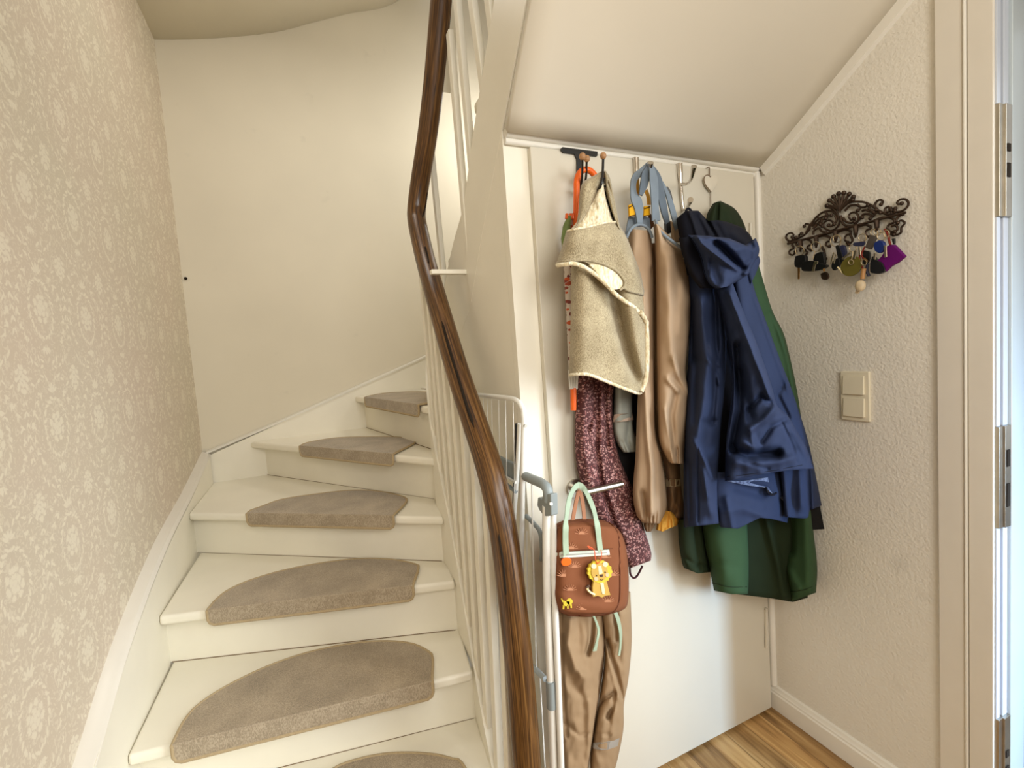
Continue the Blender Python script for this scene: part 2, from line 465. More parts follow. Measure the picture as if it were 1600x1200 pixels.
def cr(pts, n):
    """Catmull-Rom through 2-D or 3-D points, n samples, even in arc length"""
    P = np.array(pts, float)
    if len(P) < 3:
        t = np.linspace(0, 1, n)[:, None]; return P[0] * (1 - t) + P[-1] * t
    Q = np.vstack([2 * P[0] - P[1], P, 2 * P[-1] - P[-2]])
    out = []
    for i in range(len(P) - 1):
        p0, p1, p2, p3 = Q[i:i + 4]
        for t in np.linspace(0, 1, 16, endpoint=False):
            out.append(0.5 * ((2*p1) + (-p0+p2)*t + (2*p0-5*p1+4*p2-p3)*t*t + (-p0+3*p1-3*p2+p3)*t**3))
    out.append(P[-1]); out = np.array(out)
    s = np.concatenate([[0], np.cumsum(np.linalg.norm(np.diff(out, axis=0), axis=1))])
    q = np.linspace(0, s[-1], n)
    return np.stack([np.interp(q, s, out[:, k]) for k in range(out.shape[1])], 1)

def lp(pts, n):
    """piecewise linear resample"""
    P = np.array(pts, float)
    s = np.concatenate([[0], np.cumsum(np.linalg.norm(np.diff(P, axis=0), axis=1))])
    q = np.linspace(0, s[-1], n)
    return np.stack([np.interp(q, s, P[:, k]) for k in range(P.shape[1])], 1)

def pdist(X, Yv, poly):
    P = np.array(poly, float); best = np.full(X.shape, 1e9); side = np.zeros(X.shape)
    for (x0, y0), (x1, y1) in zip(P[:-1], P[1:]):
        dx, dy = x1 - x0, y1 - y0; L = dx*dx + dy*dy + 1e-9
        t = np.clip(((X - x0)*dx + (Yv - y0)*dy) / L, 0, 1)
        ex, ey = X - (x0 + t*dx), Yv - (y0 + t*dy)
        d = np.hypot(ex, ey); sg = np.sign(dx*(Yv-y0) - dy*(X-x0))
        k = d < best; best = np.where(k, d, best); side = np.where(k, sg, side)
    return best, side

CL = {}
def surf(key, px, py, lift=0.0):
    """point on the front of an already built cloth under a photo point"""
    X, Z, Yf = CL[key]
    i = np.argmin((X - px) ** 2 + (Z - py) ** 2)
    return on_y(px, py, float(Yf.flat[i]) - lift)
def stube(name, key, pts, r, m, parent, lift=0.0, n=8, steps=None, smooth=True):
    k = steps or max(12, len(pts) * 6)
    q = cr(pts, k) if smooth else lp(pts, k)
    P3 = np.array([surf(key, x, y, lift) for x, y in q])
    for _ in range(2):
        P3[1:-1, 1] = (P3[:-2, 1] + P3[1:-1, 1] * 2 + P3[2:, 1]) / 4
    return MB().tube([tuple(v) for v in P3], r, n).build(name, m, parent, angle=60)

def cloth(name, left, right, m, parent, Y, D, folds=(), nu=40, nv=70, wrinkle=0.0, wfreq=(0.03, 0.012), seed=0,
          hem=None, fs=1.0, back=0.4, p=2.6, smooth_sides=True, topround=0.0, botround=0.0, tiltx=0.0, top=None, closed_rim=0.0):
    """A hanging piece of cloth as a closed padded sheet. left/right: photo outline of the two sides from top
    to bottom; Y: depth of its middle plane (number or function of u,t); D: bulge towards the room.
    folds: (polyline, amp, width[, mode]) ; mode 's' = step (one side raised)."""
    f = cr if smooth_sides else lp
    Lp, Rp = f(left, nv), f(right, nv)
    u = np.linspace(0, 1, nu); t = np.linspace(0, 1, nv)
    U, Tt = np.meshgrid(u, t)
    X = Lp[:, 0][:, None] * (1 - U) + Rp[:, 0][:, None] * U
    Z = Lp[:, 1][:, None] * (1 - U) + Rp[:, 1][:, None] * U
    if hem is not None:                      # [(u,dy)]: the lower edge, px
        hx, hy = zip(*hem)
        Z = Z + np.interp(U, hx, hy) * np.clip((Tt - 0.6) / 0.4, 0, 1) ** 1.5
    if top is not None:
        hx, hy = zip(*top)
        Z = Z + np.interp(U, hx, hy) * np.clip((0.4 - Tt) / 0.4, 0, 1) ** 1.5
    prof = (1 - np.abs(2 * U - 1) ** p) ** (1 / 2.0)
    if topround: prof = prof * np.clip(Tt / topround, 0, 1) ** 0.5
    if botround: prof = prof * np.clip((1 - Tt) / botround, 0, 1) ** 0.5
    Yb = Y(U, Tt) if callable(Y) else np.full(U.shape, float(Y))
    Dv = D(U, Tt) if callable(D) else D
    off = Dv * prof
    edge = np.clip(np.minimum(U, 1 - U) / 0.06, 0, 1)
    for fd in folds:
        poly, amp, w = fd[0], fd[1] * fs, fd[2]
        mode = fd[3] if len(fd) > 3 else 'g'
        d, sd = pdist(X, Z, poly)
        if mode == 'g': e = amp * np.exp(-(d / w) ** 2)
        elif mode == 'c': e = amp * np.exp(-(d / w))            # sharp crease
        else: e = amp * np.exp(-(d / w) ** 2) * np.tanh(sd * d / (w * 0.25))
        off = off + e * (0.25 + 0.75 * edge)
    if wrinkle:
        nz = np.zeros(X.shape)
        for i in range(nv):
            for j in range(nu):
                nz[i, j] = mnoise.noise(Vector((X[i, j] * wfreq[0] + seed * 7.3, Z[i, j] * wfreq[1], seed))) \
                    + 0.5 * mnoise.noise(Vector((X[i, j] * wfreq[0] * 2.2 + seed, Z[i, j] * wfreq[1] * 2.6, seed + 5)))
        off = off + wrinkle * nz * (0.3 + 0.7 * edge)
    CL[name + (parent.name if parent else '')] = (X, Z, Yb - off)
    front = np.zeros((nv, nu, 3)); bk = np.zeros((nv, nu, 3))
    for i in range(nv):
        for j in range(nu):
            d = ray(X[i, j], Z[i, j])
            yy = Yb[i, j] - off[i, j]
            q = CAM + d * (yy / d[1]); front[i, j] = q
            bq = CAM + d * (Yb[i, j] / d[1])
            bk[i, j] = (bq[0], Yb[i, j] + back * (Dv[i, j] if callable(D) else D) * prof[i, j] * 0.5 + 0.003, bq[2])
    V = [tuple(v) for v in front.reshape(-1, 3)]
    nF = len(V); Fc = []
    for i in range(nv - 1):
        for j in range(nu - 1):
            a = i * nu + j; Fc.append((a, a + 1, a + nu + 1, a + nu)[::-1])
    bi = list(range(0, nu, 3)); 
    if bi[-1] != nu - 1: bi.append(nu - 1)
    bv = list(range(0, nv, 3))
    if bv[-1] != nv - 1: bv.append(nv - 1)
    # back sheet at full resolution along the rim is wasteful: use full grid for clean stitching
    V += [tuple(v) for v in bk.reshape(-1, 3)]
    for i in range(nv - 1):
        for j in range(nu - 1):
            a = nF + i * nu + j; Fc.append((a, a + 1, a + nu + 1, a + nu))
    rim = [j for j in range(nu)] + [i*nu + nu-1 for i in range(1, nv)] + [(nv-1)*nu + j for j in range(nu-2, -1, -1)] + [i*nu for i in range(nv-2, 0, -1)]
    for k in range(len(rim)):
        a, b = rim[k], rim[(k + 1) % len(rim)]
        Fc.append((a, b, nF + b, nF + a))
    o = mesh(name, V, Fc, m, parent, True)
    bm = bmesh.new(); bm.from_mesh(o.data); bmesh.ops.recalc_face_normals(bm, faces=bm.faces); bm.to_mesh(o.data); bm.free()
    return o

def ptube(name, pts, Y, r, m, parent, n=8, smooth=True, steps=None, flat=1.0, close=False):
    """tube along photo points lying at depth Y (number or list)"""
    k = steps or max(8, len(pts) * 5)
    Ys = Y if isinstance(Y, (list, tuple)) else [Y] * len(pts)
    P3 = [on_y(p[0], p[1], yy) for p, yy in zip(pts, Ys)]
    q = cr(P3, k) if smooth else lp(P3, k)
    R = r if not isinstance(r, (list, tuple)) else list(np.interp(np.linspace(0, 1, k), np.linspace(0, 1, len(r)), r))
    return MB().tube([tuple(v) for v in q], R, n, flat=flat, close=close).build(name, m, parent, angle=60)

def strap(name, pts, Y, w, th, m, parent, steps=None, smooth=True, extra=None):
    """flat webbing along photo points, w metres wide in the X-Z plane, th thick"""
    k = steps or max(10, len(pts) * 6)
    Ys = Y if isinstance(Y, (list, tuple)) else [Y] * len(pts)
    P3 = [on_y(p[0], p[1], yy) for p, yy in zip(pts, Ys)]
    q = cr(P3, k) if smooth else lp(P3, k)
    W = w if isinstance(w, (list, tuple)) else [w, w]
    if name == 'shoulder_strap': W = [v * 1.08 for v in W]
    V = []; Fc = []
    for i in range(k):
        d = q[min(i + 1, k - 1)] - q[max(i - 1, 0)]
        s = np.array([d[2], 0, -d[0]]); s /= (np.linalg.norm(s) + 1e-9)
        ww = np.interp(i / (k - 1), np.linspace(0, 1, len(W)), W) / 2
        for a, b in ((-1, -1), (1, -1), (1, 1), (-1, 1)):
            V.append(q[i] + s * a * ww + np.array([0, b * th / 2, 0]))
    for i in range(k - 1):
        for c in range(4):
            Fc.append((i*4+c, i*4+(c+1) % 4, i*4+4+(c+1) % 4, i*4+4+c))
    Fc += [(0, 1, 2, 3), tuple((k-1)*4 + c for c in (3, 2, 1, 0))]
    return MB().add(V, Fc).build(name, m, parent, angle=50)

def pplate(name, pts, Y, th, m, parent, bevel=0.0, smooth=True, n=None):
    """flat plate with a photo outline at depth Y, th thick towards the door"""
    pts = list(pts)
    if smooth:
        q = cr(pts + [pts[0]], n or len(pts) * 5)[:-1]
    else: q = np.array(pts, float)
    poly = [on_y(x, y, Y) for x, y in q]
    return MB().prism(poly, (0, th, 0)).build(name, m, parent, bevel=bevel, angle=50)
# ------------------------------------------------------------------ setting
XR, YC, XL, YB = 1.493, 1.176, -0.58, 3.0
XS = 0.534                                    # cupboard side / upper flight string
YD = 0.604                                    # edge of the entrance door opening

struct(MB().box(-0.7, 1.75, -1.6, 1.5, -0.04, 0).build('floor', MT['floor']))
struct(MB().box(XL - 0.08, XL, -1.6, YB + 0.1, 0, 5).build('wall_left', MT['wallpaper']))
struct(MB().box(XL - 0.08, 2.6, YB, YB + 0.08, 0, 5).build('wall_back', MT['plaster']))
w = MB()
w.box(XR, XR + 0.30, YD, YB, 0, 5)
w.box(XR, XR + 0.30, -0.42, YD, 2.15, 2.6)
w.box(XR, XR + 0.30, -1.6, -0.42, 0, 2.6)
struct(w.build('wall_right', MT['rough']))
# cupboard front under the upper flight
w = MB()
w.box(XS - .0033, 0.66, YC, YC + 0.03, 0, 2.02)
w.box(1.36, XR, YC + 0.0, YC + 0.03, 0, 2.02)
w.box(0.66, 1.36, YC, YC + 0.03, 1.93, 2.02)
struct(w.build('wall_cupboard', MT['paint']))
# cupboard side closing the gap to the lower flight
sd = MB()
prof = [(1.207, 0), (1.207, 1.962), (1.24, 1.95), (1.38, 1.80), (1.513, 1.64), (1.70, 1.50), (2.05, 1.36), (2.05, 0)]
sd.prism([(XS - .0033, y, z) for y, z in prof], (0.03, 0, 0))
struct(sd.build('wall_cupboard_side', MT['paint']))

# sloping soffit of the upper flight, twisted: steep at the inner string, shallow at the wall
Lq = [(XS - .003, 1.16, 1.996), (XS - .003, 1.08, 2.086), (XS - .003, .987, 2.190), (XS - .003, .87, 2.318), (XS - .003, .62, 2.55)]
Rq = [(XR, 1.16, 2.0), (XR, 1.05, 2.066), (XR, .90, 2.164), (XR, .70, 2.297), (XR, .33, 2.55)]
n = 16
Lq, Rq = cr(Lq, n), cr(Rq, n)
V = []; Fc = []; nu = 14
for i in range(n):
    for j in range(nu):
        V.append(tuple(Lq[i] * (1 - j / (nu - 1)) + Rq[i] * (j / (nu - 1))))
for i in range(n - 1):
    for j in range(nu - 1):
        a = i * nu + j; Fc.append((a, a + 1, a + nu + 1, a + nu))
o = mesh('ceiling_soffit', V, Fc, MT['soffit'], smooth=True); struct(o)
so = o.modifiers.new('thick', 'SOLIDIFY'); so.thickness = 0.03; so.offset = 1
# flat hall ceiling nearer the viewer
struct(MB().prism([(XS, 0.62, 2.55), (XR + .3, 0.33, 2.55), (XR + .3, -1.6, 2.55), (XL - .08, -1.6, 2.55), (XL - .08, 0.2, 2.55), (XS, 0.2, 2.55)], (0, 0, 0.04)).build('ceiling', MT['soffit']))
# curved plaster underside of the next flight, high over the stairwell
cz = cr([(-0.64, 3.19), (-.567, 3.195), (-.318, 3.25), (-.03, 3.337), (.174, 3.43), (.393, 3.53), (.60, 3.61), (0.8, 3.75)], 24)
V = []; Fc = []
for x, z in cz:
    V += [(x, 3.0, z), (x, 1.2, z + .05)]
for i in range(len(cz) - 1): Fc.append((2*i, 2*i+1, 2*i+3, 2*i+2))
o = mesh('ceiling_stairwell', V, Fc, MT['plaster'], smooth=True); struct(o)
so = o.modifiers.new('thick', 'SOLIDIFY'); so.thickness = 0.05; so.offset = -1
mo = MB()
mo.tube([(x, 2.992, z - 0.012) for x, z in cz], 0.02, 8)
struct(mo.build('trim_1', MT['plaster'], smooth=True))
struct(MB().tube([(XL + .01, 2.99, 3.185), (XL + .01, 1.2, 3.235)], 0.018, 8).build('trim_2', MT['plaster'], smooth=True))

# moulding along the top of the cupboard front, rounded profile
def moulding(name, pts, r, m, flat=0.7):
    return struct(MB().tube(pts, r, 12, flat=flat).build(name, m, smooth=True))
t3 = MB()
t3.tube([(XS, YC - 0.016, 1.985), (1.0, YC - 0.016, 1.984), (XR - 0.01, YC - 0.016, 1.976)], 0.013, 12)
t3.tube([(XS, YC - 0.008, 1.966), (1.0, YC - 0.008, 1.965), (XR - 0.01, YC - 0.008, 1.957)], 0.009, 10)
struct(t3.build('trim_3', MT['trim'], smooth=True))
# flat batten between soffit and right wall, following the slope
t4 = MB()
rp = [tuple(v) for v in Rq]
V = []; Fc = []
for (x, y, z) in rp:
    V += [(x - 0.003, y, z - 0.002), (x - 0.014, y - 0.01, z - 0.018), (x - 0.012, y - 0.026, z - 0.05), (x, y - 0.026, z - 0.055)]
for i in range(len(rp) - 1):
    for k in range(4): Fc.append((4*i+k, 4*i+(k+1) % 4, 4*i+4+(k+1) % 4, 4*i+4+k))
t4.add(V, Fc)
struct(t4.build('trim_4', MT['trim']))
# rounded corner bead between cupboard and right wall
t5 = MB()
t5.tube([(XR - 0.006, YC - 0.012, 0.09), (XR - 0.006, YC - 0.012, 1.965)], 0.013, 12)
struct(t5.build('trim_5', MT['trim'], smooth=True))
# baseboard with a stepped top
bb = MB()
pr = [(XR, 0), (XR - 0.018, 0), (XR - 0.018, 0.062), (XR - 0.014, 0.066), (XR - 0.014, 0.072), (XR - 0.010, 0.076), (XR - 0.008, 0.086), (XR, 0.090)]
bb.prism([(x, YD + .056, z) for x, z in pr], (0, YC - YD - .057, 0))
struct(bb.build('baseboard_right', MT['trim'], bevel=0.0015))

# ------------------------------------------------------------------ cupboard door
DX0, DX1, DY = 0.603, 1.462, 1.156
d1 = MB().box(DX0, DX1, DY, YC - 0.001, 0.012, 1.955).build('door_1', MT['doorpaint'], bevel=0.002)
struct(d1)
hz = MB()
for (px, py0, py1) in ((1197.5, 950, 1012), (1173, 348, 372)):
    a = on_y(px, py0, DY - 0.006); b = on_y(px, py1, DY - 0.006)
    hz.tube([a, b], 0.005, 10)
    m_ = tuple((np.array(a) + np.array(b)) / 2)
    hz.box(m_[0] - 0.002, m_[0] + 0.010, DY - 0.004, DY + 0.001, min(a[2], b[2]) + .008, max(a[2], b[2]) - .008)
hz.build('hinge', MT['doorpaint'], d1, smooth=True)
# lever handle with rosette, the lever pointing to the right
ro = on_y(897, 762, DY)
ros = MB().disc(ro, 0.026, (0, -1, 0), 0.008, 28); 
h1 = ros.build('rosette', MT['steel'], d1, smooth=True, angle=40)
hl = MB()
e1 = on_y(912, 770, 1.084); e2 = on_y(972, 756, 1.082)
hl.tube([ro, (ro[0], 1.115, ro[2])], 0.009, 12)
hl.tube([(ro[0], 1.118, ro[2]), (ro[0] + .006, 1.095, ro[2]), tuple(np.array(e1)), tuple((np.array(e1) + np.array(e2)) / 2), e2], [0.009, .0095, .0095, .009, .0085], 12)
hl.build('handle', MT['steel'], d1, smooth=True, angle=60)

# ------------------------------------------------------------------ entrance door frame on the right
YE = 0.550
cas = MB().box(XR - 0.012, XR + 0.0, YD, YD + 0.055, 0, 2.2).build('trim_6', MT['frame'], bevel=0.003)
struct(cas)
jm = MB().box(XR - 0.016, XR + 0.0, YD - 0.006, YD - 0.0005, 0, 2.2)
struct(jm.build('trim_7', MT['trim'], bevel=0.002))
struct(MB().box(XR - 0.012, XR + 0.0, YE, YD - 0.007, 0, 2.2).build('trim_8', MT['frame'], bevel=0.003))
x1, x2, x3, x4 = [on_y(p, 600, YE)[0] for p in (1554, 1570, 1593, 1606)]
d2 = MB().box(XR + 0.001, XR + 0.29, YE + 0.008, YD - 0.001, 0, 2.15).build('door_2', MT['frame'], bevel=0.002)
struct(d2)
MB().box(x2, x3, YE - 0.012, YE + 0.05, 0, 2.15).build('door_frame', MT['alu'], d2, bevel=0.002)
MB().box(x3, x4 + .03, YE - 0.02, YE + 0.05, 0, 2.15).build('outer_frame', mat('anthracite outer frame', (74, 70, 70), 0.5), d2, bevel=0.002)
# weather strips interrupted by the steel strike plates of the multi-point lock
def zat(py): return on_y(1562, py, YE)[2]
def strip(py0, py1):
    z1, z0 = zat(py0), zat(py1)
    s = MB(); m_ = x1 + (x2 - x1) * .45
    s.box(x1, m_ - .004, YE - 0.004, YE + 0.05, z0, z1); s.box(m_ + .004, x2, YE - 0.006, YE + 0.05, z0, z1)
    s.box(m_ - .004, m_ + .004, YE + 0.004, YE + 0.05, z0, z1)
    s.build('weather_strip', MT['strip'], d2, bevel=0.002)
def plate(py0, py1, slots):
    z1, z0 = zat(py0), zat(py1)
    p_ = MB(); m_ = x1 + (x2 - x1) * .42
    p_.box(x1 + .002, m_, YE - 0.008, YE + 0.05, z0, z1); p_.box(m_, x2, YE - 0.012, YE + 0.05, z0, z1)
    q = p_.build('strike_plate', MT['steel'], d2, bevel=0.001)
    s = MB()
    for a, b in slots:
        s.box(x2 - .024, x2 - .010, YE - 0.0135, YE - 0.0115, zat(b), zat(a))
    s.build('slot', MT['dark'], q)
strip(-60, 165); plate(165, 340, [(227, 239), (257, 279)])
strip(340, 665); plate(665, 822, [(702, 728), (754, 790)])
strip(822, 1117); plate(1117, 1290, [(1168, 1178), (1192, 1206)])
# ground outside, seen through the opening
struct(MB().box(1.8, 7, -4, 3, -0.1, -0.04).build('floor_outside', plaster('outside paving', (150, 140, 128))))

# ------------------------------------------------------------------ staircase
st = thing('staircase', 'white painted winding wooden staircase turning right between two walls', 'staircase', (0, 1.3, 0))
NOS = {0: ((-.54, 1.245), (.372, 1.135)), 1: ((-.54, 1.508), (.385, 1.366)), 2: ((-.54, 1.872), (.405, 1.576)),
       3: ((-.54, 2.399), (.410, 1.688)), 4: ((-.345, 2.975), (.425, 1.805)), 5: ((.236, 2.975), (.445, 1.83)),
       6: ((.92, 2.975), (.49, 2.06)), 7: ((1.45, 2.55), (.56, 2.0)), 8: ((1.45, 2.05), (.57, 1.86))}
RIS = {0: ((-.54, 1.30), (.375, 1.185)), 1: ((-.54, 1.585), (.403, 1.42)), 2: ((-.545, 1.941), (.412, 1.607)),
       3: ((-.545, 2.465), (.418, 1.753)), 4: ((-.285, 2.99), (.444, 1.921)), 5: ((.287, 2.985), (.461, 2.002)),
       6: ((.97, 2.975), (.50, 2.07)), 7: ((1.45, 2.6), (.56, 2.03)), 8: ((1.45, 2.1), (.57, 1.9))}
ZT = lambda k: 0.2 + 0.2 * k
TH = 0.034
for k in range(0, 8):
    z = ZT(k)
    L, Rr = NOS[k]; L2, R2 = RIS[k + 1]
    v = np.array(L2) - np.array(L)
    poly = [L, Rr]
    if k >= 4: poly.append((RIS[k][1][0] + .01, RIS[k][1][1] + .02)) if k < 6 else None
    d = np.array(R2) - np.array(L2); nrm = np.array([-d[1], d[0]]); nrm /= np.linalg.norm(nrm)
    ov = 0.03
    poly += [tuple(np.array(R2) + nrm * ov), tuple(np.array(L2) + nrm * ov)]
    if k == 3: poly.append((-.545, 2.985))
    if k == 6: poly.append((1.45, 2.97))
    t = MB().prism([(x, y, z - TH) for x, y in poly], (0, 0, TH))
    t.build('tread', MT['paint'], st, bevel=0.011, seg=3)
    A, B = np.array(RIS[k][0]), np.array(RIS[k][1])
    d = B - A; nr = np.array([-d[1], d[0]]); nr /= np.linalg.norm(nr)
    zb = 0 if k == 0 else ZT(k - 1)
    q = [A, B, B + nr * .018, A + nr * .018]
    r_ = MB().prism([(p[0], p[1], zb - .0) for p in q], (0, 0, z - TH - zb))
    r_ = r_.build('riser', MT['paint'], st)
    if 1 <= k <= 5:
        e0, e1 = A + (B - A) * .01 - nr * .0008, B - (B - A) * .01 - nr * .0008
        pts_ = [(e0[0] * (1 - f) + e1[0] * f, e0[1] * (1 - f) + e1[1] * f, zb + .0006) for f in np.linspace(0, 1, 24)]
        MB().tube(pts_, [.0006 + .0012 * abs(math.sin(3.1 * i + k)) for i in range(24)], 6).build('joint_gap', MT['crack'], r_)

# strings (cheeks)
def string(name, path, zt, zb, th, side, m=MT['paint'], bevel=0.003):
    """path: plan points; zt/zb: top and bottom edge heights; board th thick to the 'side' of travel"""
    P = cr([(x, y, a, b) for (x, y), a, b in zip(path, zt, zb)], 40)
    V = []; Fc = []
    for i in range(len(P)):
        d = P[min(i+1, len(P)-1), :2] - P[max(i-1, 0), :2]; d /= np.linalg.norm(d)
        n_ = np.array([-d[1], d[0]]) * side * th
        x, y, a, b = P[i]
        V += [(x, y, a), (x + n_[0], y + n_[1], a), (x + n_[0], y + n_[1], b), (x, y, b)]
    for i in range(len(P) - 1):
        for c in range(4): Fc.append((4*i+c, 4*i+(c+1) % 4, 4*i+4+(c+1) % 4, 4*i+4+c))
    k = 4 * (len(P) - 1)
    Fc += [(0, 1, 2, 3), (k + 3, k + 2, k + 1, k)]
    return MB().add(V, Fc).build(name, m, st, angle=40)
# against the wallpapered wall
Lpts = [(-.54, .90), (-.54, 1.10), (-.54, 1.345), (-.54, 1.62), (-.54, 2.03), (-.54, 2.5), (-.54, 2.965)]
string('wall_string', Lpts, [.30, .40, .512, .635, .76, .848, .955], [0, 0, 0.02, .15, .35, .5, .6], 0.04, 1)
cap = cr([(-.562, .90, .308), (-.562, 1.10, .408), (-.562, 1.345, .52), (-.562, 1.62, .655), (-.562, 2.04, .785), (-.562, 2.5, .868), (-.562, 2.985, .972)], 40)
cb = MB(); V = []; Fc = []
for x, y, z in cap: V += [(x - .018, y, z + .006), (x + .014, y, z - .002), (x + .024, y, z - .012), (x - .018, y, z - .014)]
for i in range(39):
    for c in range(4): Fc.append((4*i+c, 4*i+(c+1) % 4, 4*i+4+(c+1) % 4, 4*i+4+c))
cb.add(V, Fc).build('string_cap', MT['frame'], st, angle=30)
string('wall_string', [(-.545, 2.975), (-.14, 2.975), (.263, 2.975), (.692, 2.975), (1.2, 2.975)], [.955, 1.105, 1.255, 1.41, 1.62], [.6, .75, .9, 1.05, 1.25], 0.022, 1)
cp2 = cr([(-.56, 2.985, .975), (-.14, 2.985, 1.117), (.263, 2.985, 1.264), (.692, 2.985, 1.418), (1.2, 2.985, 1.63)], 30)
cb = MB(); V = []; Fc = []
for x, y, z in cp2: V += [(x, y - .016, z - .012), (x, y - .016, z - .002), (x, y + .012, z + .004), (x, y + .012, z - .012)]
for i in range(29):
    for c in range(4): Fc.append((4*i+c, 4*i+(c+1) % 4, 4*i+4+(c+1) % 4, 4*i+4+c))
cb.add(V, Fc).build('string_cap', MT['trim'], st, angle=30)
# inner string of the lower flight, curling round the narrow well into the upper flight
inn = [(.368, 1.02), (.372, 1.13), (.385, 1.30), (.397, 1.40), (.405, 1.50), (.409, 1.59), (.412, 1.68), (.414, 1.76), (.428, 1.87), (.462, 2.0), (.505, 2.05), (.54, 2.02)]
itp = [0.0 + .05, .10, .30, .42, .60, .785, .93, 1.06, 1.2, 1.36, 1.46, 1.55]
itb = [0.0, 0, 0.02, .06, .2, .36, .5, .62, .8, .98, 1.1, 1.2]
string('inner_string', inn, itp, itb, 0.03, -1)
upp = [(.530, y_) for y_ in (2.02, 1.90, 1.756, 1.65, 1.542, 1.455, 1.386, 1.222, 1.0, .72)]
string('upper_string', upp, [1.56, 1.63, 1.764, 1.84, 1.905, 2.005, 2.09, 2.264, 2.50, 2.79], [1.30, 1.36, 1.44, 1.50, 1.572, 1.68, 1.765, 1.945, 2.19, 2.50], 0.03, 1)
# upper flight treads running back above the cupboard, partly hidden
for k, (y0, y1) in enumerate(((1.86, 1.60), (1.62, 1.42), (1.44, 1.22), (1.24, 1.0))):
    z = 1.8 + .2 * k
    MB().box(.556, 1.49, y1, y0 + .0, z - TH, z).build('tread', MT['paint'], st, bevel=0.01)
# thin batten bridging the well below the upper balusters
bt = MB(); a = on_y(741, 426, 1.56); bt.box(.405, .53, 1.55, 1.575, a[2] - .006, a[2] + .009)
bt.build('batten', MT['paint'], st, bevel=0.002)

# ------------------------------------------------------------------ railing
rl = thing('stair_railing', 'old brown wooden handrail on white balusters, bent at the turn of the stairs', 'railing', (.42, 1.05, 0))
lowpx = [((832, 1290), .425), ((824, 1200), .425), ((812, 1050), .425), ((796, 900), .425), ((784, 815), .425), ((768, 742), .425), ((745, 670), .425), ((720, 596), .425), ((700, 530), .427), ((680, 460), .43), ((664, 403), .436)]
low = [on_x(p[0], p[1], X) for p, X in lowpx]
low[0] = (low[1][0], low[1][1] - .01, 0.0)
uppx = [((652.5, 352), .4395), ((650.5, 334), .445), ((652.5, 312), .453), ((657, 280), .464), ((668, 210), .482), ((679, 120), .50), ((690, 0), .512), ((699, -110), .515)]
up_ = [on_x(p[0], p[1], X) for p, X in uppx]
q = cr(low + up_, 90)
rr = []
for i, p in enumerate(q):
    rr.append(0.037)
UV = []
mb = MB(); mb.tube([tuple(v) for v in q], rr, 20, up=(1, 0, 0), caps=True)
s = np.concatenate([[0], np.cumsum(np.linalg.norm(np.diff(q, axis=0), axis=1))])
for i in range(len(q)):
    for k in range(20): UV.append((s[i], abs(k / 20 - .5) * 2 * 1.1))
# a worn groove along the stair side of the rail
for i in range(len(q)):
    for k in range(20):
        pass
hr = mb.build('handrail', MT['wood'], rl, smooth=True, uv=UV, angle=60)
# deep drying cracks in the rail
for pts, X, r_ in (([(690, 500), (702, 545), (716, 590), (731, 640), (741, 668)], .385, .0045), ([(664, 385), (668, 400), (670, 412)], .40, .0035), ([(668, 300), (664, 325), (660, 340)], .42, .0028), ([(779, 835), (786, 880), (791, 930)], .388, .003)):
    # keep the crack just at the surface facing the stairs
    c3 = []
    for p in pts:
        d = ray(*p); d = d / np.linalg.norm(d)
        best = None
        for tt in np.linspace(.6, 2.6, 900):
            w_ = CAM + d * tt
            if np.min(np.linalg.norm(q - w_, axis=1)) < 0.0385:
                best = w_; break
        if best is not None: c3.append(tuple(best))
    if len(c3) > 2:
        MB().tube([tuple(v) for v in cr(c3, 16)], [.0008] + [r_] * 14 + [.0008], 8).build('crack', MT['dark'], rl, smooth=True)

def rail_z(y):
    pts = np.array(low); i = np.argsort(pts[:, 1]); return float(np.interp(y, pts[i][:, 1], pts[i][:, 2]))
def top_z(y):
    return float(np.interp(y, [p[1] for p in inn[:10]], itp[:10]))
def slat(name, b, t, wx, wy, parent, m=MT['paint']):
    b, t = np.array(b), np.array(t)
    P = []
    for c in (b, t):
        P += [(c[0]-wx/2, c[1]-wy/2, c[2]), (c[0]+wx/2, c[1]-wy/2, c[2]), (c[0]+wx/2, c[1]+wy/2, c[2]), (c[0]-wx/2, c[1]+wy/2, c[2])]
    MB().hexa(P).build(name, m, parent, bevel=0.003, seg=2)
ys = [1.80, 1.715, 1.63, 1.545, 1.46, 1.375, 1.29, 1.205, 1.12]
for y in ys:
    xb = float(np.interp(y, [p[1] for p in inn[:10]], [p[0] for p in inn[:10]])) + .016
    yt = y + 0.0
    slat('baluster', (xb, y, top_z(y) - .06), (.425 if y < 1.7 else .432, yt, rail_z(y) - 0.01), .022, .03, rl)
# upper flight: balusters from string to a white under-rail
upx = [(p[0], p[1], p[2]) for p in up_]
def u_top(y):
    pts = sorted([(p[1], p[2], p[0]) for p in up_]); return float(np.interp(y, [a[0] for a in pts], [a[1] for a in pts])), float(np.interp(y, [a[0] for a in pts], [a[2] for a in pts]))
ub = [((735, 430), (703, 50)), ((738, 262), (713, -20)), ((757, 140), (733, -40)), ((771, 50), (757, -60)), ((786, -20), (775, -90)), ((697, 470), (674, 236))]
for (b, t) in ub:
    B = on_x(b[0], b[1], .541); T = on_x(t[0], t[1], .53)
    T = (T[0], B[1] + (T[1] - B[1]) * .6, T[2])
    T = on_x(t[0], t[1], .525)
    slat('baluster', B, T, .02, .032, rl)
